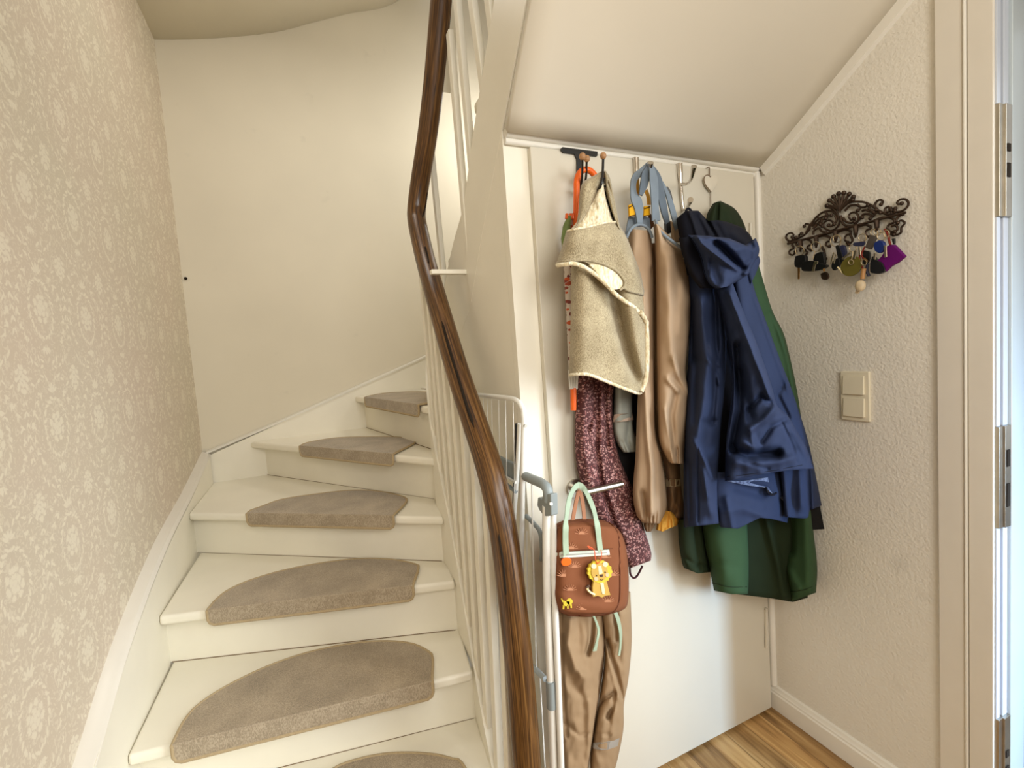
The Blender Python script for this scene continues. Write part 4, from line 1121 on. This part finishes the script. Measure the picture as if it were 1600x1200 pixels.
pl2('nose', [(937, 898.5), (943, 897.5), (942, 901), (940, 902), (938, 901)], Yl - .0036, .002, MT['ink'], fc)
for e in ((932.5, 899.5), (946, 894.5)): pl2('eye', ell(*e, 1.1, 1.2, 10), Yl - .0036, .002, MT['ink'], fc)
ptube('mouth', [(938, 905), (940.5, 906.5), (943, 904.5)], Yl - .003, .0006, MT['ink'], fc)
pl2('chest', [(938, 911), (943, 910), (945, 922), (945, 929), (941, 928)], Yl - .001, .003, MT['cream'], t)
ptube('tail', [(929, 929), (923, 926), (918, 921), (918, 917)], Yl, .0028, MT['cream'], t); ptube('tail_tuft', [(916, 918), (919, 915.5), (921, 917)], Yl, .0032, MT['ink'], t)
ptube('cord', [(933.5, 881), (930.5, 874), (929, 862), (926, 857), (918, 853), (922, 857), (925, 858)], .955, .0011, MT['orangecord'], t); ptube('cord', [(934, 881), (938, 876), (940, 866), (939, 859)], .955, .0011, MT['orangecord'], t)

# ------------------------------------------------------------------ green coat
t = thing('green_coat', 'dark green rain coat hanging beneath the navy coat, longest of the two', 'coat', on_y(1190, 700, 1.03))
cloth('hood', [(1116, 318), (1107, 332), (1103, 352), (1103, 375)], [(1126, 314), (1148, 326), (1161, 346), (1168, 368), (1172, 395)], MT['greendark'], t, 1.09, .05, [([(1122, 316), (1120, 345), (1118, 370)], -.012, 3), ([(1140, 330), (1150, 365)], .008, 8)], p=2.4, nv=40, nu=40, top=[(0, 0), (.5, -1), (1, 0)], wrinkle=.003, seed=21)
gY = lambda U, T: 1.10 - .12 * U * np.clip(1.3 * T + .25, 0, 1)
GRb = [(1168, 365), (1177, 395), (1186, 416), (1206, 483), (1224, 520), (1233, 553), (1243, 598), (1250, 640), (1257, 700), (1264, 760), (1271, 830), (1277, 885), (1275, 926)]
cloth('back', [(1100, 370), (1110, 560), (1130, 760), (1140, 880), (1148, 926)], [(1150, 370), (1190, 560), (1240, 760), (1262, 880), (1262, 932)], MT['greendark'], t, lambda U, T: 1.10 - .10 * U * np.clip(1.3 * T + .25, 0, 1), .02, [([(1195, 800), (1215, 880), (1225, 935)], .012, 6)], hem=[(0, 2), (.5, 6), (.8, 10), (1, 2)], nv=60, nu=40, p=3)  # darker green sheet, shadow between the two fronts put into its colour
cloth('front', [(1085, 360), (1088, 500), (1090, 700), (1098, 830), (1110, 890), (1117, 923)], [(1140, 360), (1150, 500), (1160, 700), (1168, 830), (1170, 890), (1169, 928)], MT['green'], t, lambda U, T: 1.085 - .04 * U, .055,
      [([(1128, 830), (1135, 900)], .012, 16), ([(1115, 880), (1165, 888)], -.004, 3)], hem=[(0, 0), (.5, 3), (1, 0)], nv=100, nu=40, wrinkle=.006, wfreq=(.02, .008), seed=22, p=3)
stube('hem_seam', 'front' + t.name, [(1113, 911), (1140, 917), (1167, 917)], .0012, MT['greendark'], t, .0004)
cloth('front', [(1150, 360), (1162, 500), (1190, 640), (1215, 760), (1226, 830), (1226, 880), (1232, 940)], GRb, MT['green'], t, lambda U, T: 1.05 - .08 * U * np.clip(1.3 * T + .25, 0, 1), .05,
      [([(1262, 800), (1262, 915)], .014, 12), ([(1222, 880), (1238, 905), (1248, 920)], .012, 6), ([(1236, 790), (1236, 860)], -.014, 6), ([(1205, 480), (1232, 560), (1246, 640)], .012, 5), ([(1203, 485), (1190, 500)], -.006, 3)],
      hem=[(0, 0), (.3, 1), (1, 0)], nv=100, nu=44, wrinkle=.006, wfreq=(.02, .008), seed=24, p=3)
stube('hem_seam', 'front' + t.name, [(1236, 925), (1255, 922), (1275, 914)], .0012, MT['greendark'], t, .0004)
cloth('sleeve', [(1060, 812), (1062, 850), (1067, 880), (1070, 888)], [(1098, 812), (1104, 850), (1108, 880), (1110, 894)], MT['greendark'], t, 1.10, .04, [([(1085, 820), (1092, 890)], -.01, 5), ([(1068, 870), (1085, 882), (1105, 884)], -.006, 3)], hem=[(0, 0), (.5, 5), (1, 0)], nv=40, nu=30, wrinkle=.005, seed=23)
pplate('strap_end', [(1263, 790), (1281, 788), (1288.5, 827), (1270, 828)], .95, .006, MT['blackcloth'], t, smooth=False, bevel=.001)

# ------------------------------------------------------------------ navy coat
t = thing('navy_coat', 'navy blue hooded rain coat with folded-back cuff, outermost garment on the right', 'coat', on_y(1160, 580, .98))
nY = lambda U, T: 1.045 - .05 * U - .02 * T
cloth('back_panel', [(1144, 428), (1156, 500), (1178, 560), (1200, 640), (1218, 720), (1228, 806)], [(1171, 424), (1182, 462), (1193, 491), (1218, 559), (1237, 608), (1250, 647), (1263, 690), (1273, 735), (1284, 790)], MT['navy'], t, .935, .028, [([(1262, 700), (1266, 800)], -.012, 2.5), ([(1250, 700), (1253, 790)], .008, 6), ([(1235, 730), (1240, 800)], -.012, 8), ([(1178, 460), (1206, 540), (1232, 610)], .008, 4), ([(1225, 600), (1215, 618), (1232, 652)], -.012, 4)], hem=[(0, 2), (.5, 12), (.62, 13), (.66, 2), (1, 0)], nv=90, nu=36, wrinkle=.004, seed=31)
cloth('front_panel', [(1070, 385), (1072, 410), (1077, 470), (1078, 540), (1073, 620), (1070, 720), (1070, 824)], [(1126, 390), (1132, 450), (1136, 520), (1133, 600), (1126, 680), (1122, 760), (1124, 818)], MT['navy'], t, nY, .06,
      [([(1094, 470), (1104, 560), (1098, 640), (1088, 690), (1102, 740), (1112, 800)], .016, 10), ([(1082, 688), (1094, 705), (1112, 745)], .010, 4), ([(1110, 540), (1122, 570)], .008, 4), ([(1080, 470), (1082, 560)], -.016, 8), ([(1091, 700), (1091, 815)], -.004, 1.6), ([(1098, 735), (1105, 775)], .008, 5), ([(1118, 660), (1100, 660)], -.008, 5), ([(1116, 450), (1120, 560), (1112, 660)], -.012, 5), ([(1104, 560), (1116, 575), (1124, 600)], .006, 3), ([(1088, 560), (1086, 660)], -.008, 5), ([(1076, 720), (1078, 810)], -.006, 3)],
      nv=120, nu=56, wrinkle=.012, wfreq=(.035, .014), seed=32, p=2.6, fs=1.5)
cloth('cuff', [(1118, 738), (1118, 770), (1121, 800), (1127, 822)], [(1222, 738), (1226, 765), (1233, 790), (1231, 815)], MT['navy'], t, .965, .03, [([(1150, 760), (1190, 770)], -.02, 10), ([(1125, 800), (1160, 795), (1190, 805)], .008, 7), ([(1135, 780), (1145, 825)], .008, 5), ([(1222, 780), (1229, 812)], -.02, 4)], hem=[(0, 2), (.25, 6), (.58, -9), (.75, -6), (1, 2)], nv=40, nu=50, wrinkle=.006, seed=33, p=3)
ck = 'cuff' + t.name
lq = [(1137, 752), (1160, 752), (1190, 748), (1222, 742), (1228, 765), (1233, 788), (1220, 778), (1205, 770), (1196, 762), (1165, 758)]
MB().prism([surf(ck, x, y, .006) for x, y in lq], (0, .008, 0)).build('cuff_lining', MT['frost'], t, bevel=.001)
stube('cuff_strap', ck, [(1197, 762), (1200, 771), (1208, 773), (1213, 770)], .003, MT['navy_trim_shade'], t, .008)
cloth('fold_shade', [(1100, 400), (1106, 520), (1104, 640), (1100, 760), (1104, 800)], [(1172, 400), (1190, 520), (1196, 640), (1190, 740), (1186, 770)], MT['navy_trim_shade'], t, 1.0, .02, nv=40, nu=20, p=4)  # near-black sheet added as painted shade between the front panels
cloth('front_panel', [(1116, 440), (1136, 520), (1146, 600), (1136, 690), (1134, 752)], [(1144, 440), (1160, 482), (1179, 527), (1194, 568), (1206, 604), (1214, 633), (1231, 650), (1247, 676), (1260, 699), (1272, 732)], MT['navy'], t, lambda U, T: .955 - .05 * U - .03 * T, .06,
      [([(1152, 540), (1156, 640), (1144, 700)], -.03, 7), ([(1140, 460), (1168, 530), (1192, 590), (1203, 620)], .016, 6), ([(1172, 671), (1195, 655), (1212, 636)], .016, 6), ([(1172, 671), (1178, 700), (1160, 690)], .010, 5), ([(1146, 704), (1170, 711), (1214, 709)], -.034, 7), ([(1150, 722), (1190, 724), (1240, 716)], .008, 7), ([(1158, 580), (1172, 650)], -.020, 8), ([(1204, 628), (1190, 618), (1170, 640)], -.014, 4), ([(1228, 655), (1205, 668), (1190, 690)], -.010, 4), ([(1240, 675), (1262, 715)], .008, 5), ([(1222, 660), (1240, 700), (1246, 722)], -.004, 2), ([(1160, 720), (1200, 733)], -.006, 3)],
      hem=[(0, 0), (.35, -3), (.7, -3), (1, 0)], nv=120, nu=64, wrinkle=.010, wfreq=(.03, .022), seed=34, p=3, fs=1.4, topround=.3)
fk = 'front_panel' + t.name
stube('hem_stitch', fk, [(1136, 745), (1170, 741), (1210, 735), (1240, 729), (1270, 724)], .0009, MT['navy_trim_shade'], t, .0004)
cloth('collar', [(1058, 342), (1061, 360), (1066, 385), (1075, 430)], [(1138, 347), (1163, 358), (1177, 378), (1178, 420)], MT['navy_trim_shade'], t, 1.005, .05, [([(1077, 332), (1084, 350), (1090, 370)], .010, 3), ([(1097, 335), (1108, 350), (1120, 372)], -.016, 3), ([(1090, 340), (1103, 368)], -.008, 4), ([(1120, 352), (1130, 372)], -.008, 5), ([(1145, 365), (1165, 380)], .010, 6)], top=[(0, 0), (.2, -14), (.42, -15), (.6, 0), (.8, -2), (1, 0)], nv=40, nu=50, p=3, wrinkle=.005, seed=35)
cloth('hood', [(1076, 367), (1088, 385), (1097, 405), (1101, 425), (1110, 443), (1121, 451)], [(1181, 372), (1186.5, 388), (1184, 402), (1177, 417), (1168, 430), (1140, 447)], MT['navy'], t, .925, .05,
      [([(1090, 370), (1096, 380), (1112, 393), (1135, 410), (1167, 429)], .024, 4), ([(1118, 380), (1137, 396), (1158, 420)], -.040, 6), ([(1080, 376), (1092, 400), (1098, 425)], -.03, 7), ([(1118, 380), (1110, 410), (1104, 438)], -.003, 1.4), ([(1145, 392), (1172, 384)], .010, 9), ([(1112, 410), (1122, 440)], -.016, 8), ([(1172, 384), (1172, 405), (1160, 424)], -.008, 4), ([(1184, 380), (1182, 400), (1170, 424)], .006, 4), ([(1135, 425), (1128, 445)], .006, 7), ([(1168, 374), (1176, 384)], -.02, 4)], top=[(0, 0), (.3, 0), (.6, 2), (.85, 12), (1, 0)], nv=70, nu=64, wrinkle=.004, wfreq=(.05, .04), seed=36, p=3, topround=.06)
cloth('shoulder', [(1164, 425), (1168, 435), (1172, 445)], [(1186, 400), (1187.5, 410), (1180, 430)], MT['navy'], t, .925, .02, nv=16, nu=14)
cloth('hood_lower', [(1062, 372), (1068, 400), (1080, 430), (1095, 450)], [(1100, 368), (1108, 400), (1118, 430), (1125, 450)], MT['navy_trim_shade'], t, .96, .03, nv=30, nu=20, p=3)  # shaded side of the hood, its shade put into the near-black colour
ptube('hanging_loop', [(1068, 346), (1071, 332), (1075, 326), (1080, 330), (1083, 345)], [1.05, 1.045, 1.045, 1.045, 1.05], .0035, MT['navy_trim_shade'], t)

# ------------------------------------------------------------------ folded drying rack
t = thing('drying_rack', 'folded white laundry drying rack with grey joints standing between railing and door', 'drying rack', (.5, 1.15, 0))
def xt(name, pts, X, r, m, par=t, n=10, steps=None, smooth=True):
    Xs = X if isinstance(X, (list, tuple)) else [X] * len(pts)
    P3 = [on_x(p[0], p[1], x) for p, x in zip(pts, Xs)]
    k = steps or max(8, len(pts) * 6)
    q = cr(P3, k) if smooth else lp(P3, k)
    return MB().tube([tuple(v) for v in q], r, n).build(name, m, par, angle=60)
xt('frame', [(660, 606), (700, 612), (740, 616.5), (790, 621.5), (806, 625), (815, 634), (818.5, 650), (817.5, 700), (816, 790), (815, 900), (820, 1050), (829, 1200), (835, 1300)], .495, .0072, MT['white_plastic'], steps=90)
for i, x in enumerate((742, 748, 755, 761, 768, 779, 789.5, 801.5)):
    xt('wire', [(x, 620), (x + 1.5, 700), (x + 4, 860), (x + 12, 1060)], .493, .0011, MT['white_plastic'], n=5)
xt('pivot_pin', [(820, 665), (821.5, 665.4)], .488, .004, MT['steel'])
xt('gap_shade', [(807, 662), (806, 700), (803, 780), (801, 860)], .503, .0045, MT['black'])  # black strip added in place of the shade inside the gap
xt('inner_frame', [(812, 662), (809, 720), (804, 800), (800, 880), (806, 1040), (816, 1200)], .50, .0062, MT['white_plastic'])
gp = MB()
gp.prism([on_x(x, y, .497) for x, y in [(776, 712), (806, 727), (806, 756), (784, 742)]], (.012, 0, 0))
gp.build('joint', MT['grey_plastic'], t, bevel=.003)
xt('cross_bar', [(780, 738), (806, 754)], .493, .0038, MT['white_plastic'], smooth=False)
xt('cross_bar', [(785, 752), (806, 768)], .497, .0058, MT['grey_plastic'], smooth=False)
# nearer frame
xt('joint', [(821, 744), (832, 749), (846, 755), (854, 762), (857, 774), (857, 783)], .50, .0125, MT['grey_plastic'], steps=40)
gp = MB(); gp.prism([on_x(x, y, .492) for x, y in [(840, 777), (846, 781), (848, 772), (860, 772), (861, 806), (850, 807), (842, 797), (839, 790)]], (.020, 0, 0))
gp.build('joint', MT['grey_plastic'], t, bevel=.003)
xt('frame', [(854, 790), (854, 850), (855, 940), (860, 1060), (865, 1200), (869, 1300)], .50, .0105, MT['white_plastic'])
xt('frame', [(864, 800), (865, 860), (867, 940), (872, 1060), (877, 1200), (881, 1300)], .515, .0085, MT['white_plastic'])
xt('pivot_pin', [(860, 787), (861.5, 787.4)], .487, .004, MT['white_plastic'])
xt('joint', [(860.2, 1063), (861.9, 1105)], .4995, .013, MT['grey_plastic'], smooth=False)
xt('joint', [(822, 806), (834, 818), (844, 832), (847, 860), (846, 875)], .512, .0062, MT['grey_plastic'])
xt('cross_bar', [(816, 1028), (834, 1043), (852, 1061)], .497, .0075, MT['alu'], smooth=False)
xt('wire', [(831, 757), (833, 860), (836, 960), (838, 1042)], .499, .0022, MT['white_plastic'], n=6)
xt('wire', [(823, 830), (824, 930), (826, 1034)], .499, .0018, MT['white_plastic'], n=6)
xt('wire', [(843, 1050), (847, 1120), (852, 1210)], .497, .0024, MT['white_plastic'], n=6)
xt('wire', [(827, 1040), (830, 1120), (834, 1210)], .497, .0018, MT['white_plastic'], n=6)

# ------------------------------------------------------------------ light switch
def wb(y0, y1, z0, z1, d0, d1): return MB().box(XR - d1, XR - d0, y0, y1, z0, z1)
t = thing('light_switch', 'cream double rocker light switch on the woodchip wall', 'light switch', (XR, .859, 1.198))
wb(.8185, .8995, 1.1235, 1.2725, 0, .009).build('frame', MT['switch'], t, bevel=.003)
for z0 in (1.1365, 1.2035):
    rk = MB(); y0, y1, z1 = .8305, .8905, z0 + .056
    rk.hexa([(XR - .009, y0, z0), (XR - .009, y1, z0), (XR - .009, y1, z1), (XR - .009, y0, z1), (XR - .0165, y0 + .001, z0), (XR - .0145, y1, z0), (XR - .0115, y1, z1), (XR - .0125, y0 + .001, z1)])
    rk.build('rocker', MT['switch'], t, bevel=.0015)

# ------------------------------------------------------------------ cast-iron key rack with keys
K = lambda cx, cy: (1200 + cx / 6.667, 280 + cy / 6.667)
PX = XR - .012
def wt(name, pts, r, m, par, X=PX, n=7, steps=None, raw=False, close=False):
    Xs = X if isinstance(X, (list, tuple)) else [X] * len(pts)
    P3 = [on_x(*(K(*p)), x) for p, x in zip(pts, Xs)]
    k = steps or max(8, len(pts) * 5)
    if close: q = cr(P3 + [P3[0]], k)[:-1]
    else: q = cr(P3, k)
    return MB().tube([tuple(v) for v in q], r, n, close=close).build(name, m, par, smooth=True)
t = thing('key_rack', 'ornate antiqued bronze key rack with a shell crest on the right wall', 'key rack', (XR, .88, 1.7))
kt = MB()
def kk(pts, r=.0036, ends=True, X=PX):
    q = cr([on_x(*K(*p), X) for p in pts], max(10, len(pts) * 6))
    kt.tube([tuple(v) for v in q], [r * (1 - .25 * i / len(q)) for i in range(len(q))], 7)
    if ends: kt.ball(tuple(q[-1]), r * 1.5, 8, 6)
kk([(205, 672), (500, 595), (820, 508), (1120, 430), (1435, 345)], .0046, False, PX - .002)
kt.mi = 0
SC = [[(215, 645), (188, 612), (200, 575), (240, 560), (268, 580), (252, 602)],
      [(215, 655), (300, 622), (380, 580), (430, 525), (432, 478), (395, 465), (378, 490)],
      [(330, 610), (325, 580), (350, 565)], [(300, 625), (290, 605)], [(270, 640), (262, 620)],
      [(395, 560), (440, 480), (500, 400), (570, 345), (650, 330), (705, 362), (745, 430), (722, 500), (655, 535), (590, 510), (585, 455), (635, 428), (680, 452), (660, 492), (630, 480)],
      [(470, 580), (480, 535), (530, 512), (560, 545), (600, 555)], [(455, 490), (520, 420), (590, 385), (660, 375)], [(490, 500), (540, 440), (600, 405)],
      [(470, 520), (500, 470), (560, 460), (565, 490)], [(520, 400), (560, 430), (545, 470)], [(600, 345), (620, 385), (600, 410)], [(700, 380), (715, 430), (690, 470)],
      [(745, 350), (760, 300), (810, 255), (900, 235), (1000, 240), (1080, 275), (1130, 320)],
      [(755, 380), (770, 440), (800, 480), (860, 490), (920, 460), (945, 400), (915, 350), (865, 352), (840, 385), (865, 425), (895, 410)],
      [(780, 400), (810, 440), (860, 455), (900, 445)], [(800, 330), (850, 280), (920, 270), (960, 300), (935, 325)],
      [(930, 260), (960, 290), (1010, 290), (1040, 270)], [(960, 410), (990, 370), (1050, 365), (1085, 395), (1065, 410)], [(980, 330), (1020, 320), (1060, 335), (1100, 345)],
      [(1060, 280), (1050, 310), (1080, 330)], [(940, 430), (980, 400)], [(1090, 390), (1130, 350), (1170, 350)],
      [(1130, 310), (1108, 285), (1130, 235), (1170, 215), (1198, 238), (1178, 262)],
      [(1130, 315), (1200, 352), (1260, 370), (1330, 345), (1400, 330), (1450, 290), (1463, 245), (1432, 210), (1382, 210), (1345, 238), (1360, 262), (1392, 252)],
      [(1220, 350), (1222, 305), (1250, 288), (1275, 305)], [(1290, 360), (1285, 325)], [(1330, 345), (1325, 305)], [(1210, 360), (1260, 335), (1320, 330)],
      [(1100, 435), (1180, 405), (1260, 400), (1310, 420), (1315, 450), (1265, 470), (1245, 505), (1265, 540), (1310, 560), (1340, 580), (1385, 555), (1390, 505), (1425, 455), (1385, 430), (1350, 455)],
      [(1285, 490), (1330, 480), (1350, 520), (1320, 545)], [(1330, 440), (1350, 400), (1400, 365)], [(1270, 570), (1310, 578)],
      [(250, 680), (265, 720), (230, 740), (222, 775), (260, 790), (285, 755)], [(290, 665), (310, 700), (345, 720)], [(400, 625), (440, 640), (460, 680), (420, 695), (410, 720), (450, 740)],
      [(520, 600), (590, 590), (640, 605), (650, 640), (612, 655), (605, 690), (640, 700)], [(720, 555), (790, 530), (850, 535), (860, 570), (815, 585), (800, 630), (830, 660)],
      [(940, 495), (1010, 475), (1060, 490), (1070, 515), (1030, 530), (1020, 580), (1060, 600)], [(860, 580), (880, 640), (840, 680)], [(560, 700), (590, 760), (600, 830)], [(395, 790), (410, 760), (380, 740)]]
for s_ in SC: kk(s_)
for (ex, ey) in ((615, 275), (640, 222), (682, 180), (735, 150), (790, 143), (845, 155), (888, 185), (880, 215)):
    mx_, my_ = (752 + ex) / 2 + (ex - 752) * .05, (310 + ey) / 2 - 8
    kk([(752, 318), (mx_, my_), (ex, ey)], .0046)
kk([(600, 285), (660, 300), (710, 345), (740, 400)], .004, False)
for hx, hy in ((335, 640), (500, 598), (700, 545), (910, 490), (1130, 432)):
    kk([(hx, hy), (hx + 5, hy + 55), (hx, hy + 95)], .007, False, PX - .006)
    q = cr([on_x(*K(hx, hy + 80), PX - .004), on_x(*K(hx, hy + 110), PX - .018), on_x(*K(hx + 4, hy + 100), PX - .032), on_x(*K(hx + 4, hy + 70), PX - .036)], 14)
    kt.tube([tuple(v) for v in q], .0032, 7)
kt.build('openwork', MT['iron'], t, smooth=True)

def ring(par, cx, cy, r, X=PX - .026, m=MT['keymetal'], th=.0013, sq=1.0, rot=0):
    pts = [(cx + r * math.cos(a) * sq, cy + r * math.sin(a)) for a in np.linspace(0, 2*math.pi, 19)[:-1]]
    return wt('key_ring', pts, th, m, par, X, n=6, steps=40, close=True)
def wp(name, pts, X, th, m, par, smooth=False, bevel=.0008):
    pts = [K(*p) for p in pts]
    if smooth: pts = [tuple(v) for v in cr(pts + [pts[0]], len(pts) * 5)[:-1]]
    return MB().prism([on_x(x, y, X) for x, y in pts], (th, 0, 0)).build(name, m, par, bevel=bevel)
def kbase(cx, cy): return on_x(*K(cx, cy), PX - .026)
G = 'keys on the wall rack'
t = thing('car_key', 'black car key fob with a short blade, leftmost on the key rack', 'key', kbase(330, 850), G)
ring(t, 332, 745, 48, sq=.9)
wp('fob', [(285, 800), (375, 790), (388, 850), (370, 910), (290, 918), (272, 870)], PX - .034, .014, MT['keyblack'], t, True)
wp('blade', [(306, 905), (328, 905), (326, 1040), (308, 1042)], PX - .028, .003, MT['brass'], t)
t = thing('car_key', 'black wide key fob lying sideways with a small silver key, second on the key rack', 'key', kbase(500, 880), G)
ring(t, 500, 702, 50); wp('fob', [(355, 860), (450, 850), (560, 880), (610, 905), (520, 950), (370, 958), (345, 920)], PX - .036, .014, MT['keyblack'], t, True)
wp('pouch', [(470, 790), (560, 760), (585, 870), (555, 900), (480, 890)], PX - .03, .012, MT['keyblack'], t, True)
wp('small_key', [(480, 858), (520, 855), (515, 885), (498, 888), (478, 965), (455, 960)], PX - .042, .003, MT['keymetal'], t)
wt('chain', [(490, 745), (480, 790), (470, 830)], .0016, MT['keymetal'], t, PX - .036)
wt('pendant_cord', [(575, 890), (585, 960)], .003, MT['brass'], t, PX - .03); wp('pendant', [(545, 985), (600, 965), (630, 1010), (610, 1045), (560, 1040)], PX - .03, .006, MT['iron'], t, True)
t = thing('key_bunch', 'bunch of dark keys and a clip in the middle of the key rack', 'keys', kbase(700, 800), G)
ring(t, 705, 645, 55); ring(t, 720, 620, 40, X=PX - .03)
wp('fob', [(730, 700), (790, 690), (810, 790), (760, 800)], PX - .03, .008, MT['navyfob'], t, True); wp('fob', [(665, 860), (730, 820), (745, 880), (690, 950), (660, 920)], PX - .034, .010, MT['keyblack'], t, True)
wp('fob', [(700, 700), (735, 690), (780, 830), (740, 870)], PX - .032, .006, MT['keyblack'], t, True)
for q in ([(676, 760), (690, 765), (660, 885), (645, 880)], [(700, 780), (712, 785), (690, 880), (678, 875)]): wp('key_blade', q, PX - .036, .003, MT['keymetal'], t)
wp('card', [(715, 915), (725, 910), (790, 965), (770, 985)], PX - .036, .003, MT['cream'], t)
t = thing('key_tag', 'round olive leather key tag hanging with small keys', 'key', kbase(860, 900), G)
MB().disc(on_x(*K(862, 905), PX - .036), .0285, (1, 0, 0), .004, 36).build('tag', MT['olive'], t, bevel=.001)
ring(t, 885, 720, 38, X=PX - .034); ring(t, 866, 865, 26, X=PX - .04, th=.0011); wt('chain', [(885, 750), (880, 800), (868, 845)], .0018, MT['keymetal'], t, PX - .038)
for q in ([(762, 830), (850, 755), (858, 770), (775, 838)], [(900, 740), (922, 745), (905, 830), (880, 825)], [(940, 700), (960, 700), (965, 790), (945, 790)]): wp('key_blade', q, PX - .04, .003, MT['keymetal'], t)
wp('bow', [(890, 660), (1000, 650), (990, 690), (940, 700), (885, 690)], PX - .036, .006, MT['navyfob'], t, True); ring(t, 985, 610, 40, X=PX - .03)
t = thing('key_charm', 'key charm of a caramel stick ending in a beige shell, lowest on the rack', 'key', kbase(985, 1000), G)
ring(t, 1000, 866, 30, X=PX - .04); wt('bead', [(1000, 930), (990, 980), (985, 1040)], .0058, MT['caramel'], t, PX - .036, n=10)
c_ = on_x(*K(962, 1110), PX - .034); MB().ball(c_, .0135, 16, 10, sc=(.8, 1.0, 1.2)).build('shell', MT['shell'], t, smooth=True)
wp('shell_tip', [(915, 1150), (950, 1150), (935, 1190), (905, 1188)], PX - .03, .006, MT['shell'], t, True); wt('cord', [(1010, 700), (975, 780), (1000, 840)], .0022, MT['redcord'], t, PX - .034); wt('cord', [(950, 720), (960, 850), (985, 930)], .002, MT['redcord'], t, PX - .033)
wp('bow', [(985, 830), (1005, 815), (1040, 850), (1020, 865)], PX - .041, .003, MT['brass'], t)
t = thing('key_fob', 'slim dark grey key fob tilted beside the blue one', 'key', kbase(1075, 650), G)
wp('fob', [(1060, 575), (1125, 600), (1060, 735), (1008, 710)], PX - .038, .012, MT['greyfob'], t, bevel=.002); ring(t, 1105, 555, 36, X=PX - .034)
wp('dark_tag', [(990, 740), (1055, 760), (1050, 850), (1000, 900), (985, 820)], PX - .03, .006, MT['keyblack'], t, True); wt('lanyard', [(1040, 880), (1030, 950), (1052, 1010)], .004, MT['navyfob'], t, PX - .03)
t = thing('key_fob', 'round blue key fob with steel keys under it', 'key', kbase(1155, 700), G)
wp('fob', [(1105, 660), (1160, 635), (1205, 665), (1205, 730), (1160, 770), (1110, 745), (1098, 700)], PX - .044, .012, MT['blue'], t, True, .002); ring(t, 1180, 595, 42, X=PX - .036); ring(t, 1140, 550, 36, X=PX - .034)
for q in ([(1205, 690), (1232, 690), (1238, 810), (1210, 820)], [(1100, 765), (1128, 770), (1118, 840), (1095, 830)]): wp('key_blade', q, PX - .046, .003, MT['keymetal'], t)
t = thing('key_pouch', 'purple felt key pouch at the right end of the rack', 'key', kbase(1270, 830), G)
pp = wp('felt', [(1240, 690), (1305, 678), (1424, 802), (1345, 868), (1275, 905), (1215, 965), (1150, 960), (1130, 850), (1180, 800)], PX - .036, .014, MT['purple'], t, False, .003)
wp('flap', [(1062, 870), (1090, 800), (1140, 850), (1185, 870), (1215, 950), (1160, 985), (1090, 980), (1062, 960)], PX - .040, .012, MT['keyblack'], t, True)
wt('cord', [(1215, 520), (1250, 580), (1262, 640), (1275, 685)], .0028, MT['redcord'], t, PX - .036); ring(t, 1235, 570, 40, X=PX - .038, sq=.7); wp('clasp', [(1285, 620), (1318, 615), (1320, 670), (1300, 680)], PX - .034, .006, MT['keyblack'], t)
# ------------------------------------------------------------------ light
wd = bpy.data.worlds.new('world'); scn.world = wd; wd.use_nodes = True
bg = wd.node_tree.nodes['Background']
bg.inputs[0].default_value = (1.0, 0.98, 0.94, 1); bg.inputs[1].default_value = 0.62
def area(name, loc, tgt, sx, sy, e, col):
    l = bpy.data.lights.new(name, 'AREA'); l.shape = 'RECTANGLE'; l.size = sx; l.size_y = sy; l.energy = e; l.color = col
    o = bpy.data.objects.new(name, l); C.objects.link(o); o.location = loc
    o.rotation_euler = (Vector(tgt) - Vector(loc)).to_track_quat('-Z', 'Y').to_euler()
    return o
dl = area('doorway_daylight', (2.0, -0.9, 1.0), (1.0, 1.156, 0.32), 0.25, 0.7, 14, (0.40, 0.66, 1.0))
dl.data.spread = math.radians(75)
ds = area('doorway_sky', (1.46, -0.02, 1.1), (-0.15, 1.5, 0.55), 0.8, 1.8, 9, (0.86, 0.94, 1.0))
ds.data.spread = math.radians(70)
area('landing_window', (1.35, 2.45, 2.8), (0.85, 3.0, 2.5), 0.4, 0.5, 7, (1.0, 0.99, 0.95))
area('stairwell_fill', (0.1, 1.9, 3.15), (0.0, 2.2, 0.8), 0.5, 0.5, 5, (1.0, 0.98, 0.93))  # added overhead fill that lifts the dull steps, no real fixture
area('hall_fill', (0.35, -1.0, 2.05), (-0.25, 2.0, 0.75), 1.1, 0.9, 29, (1.0, 0.97, 0.91))  # unseen fill added behind the camera to brighten the stairs
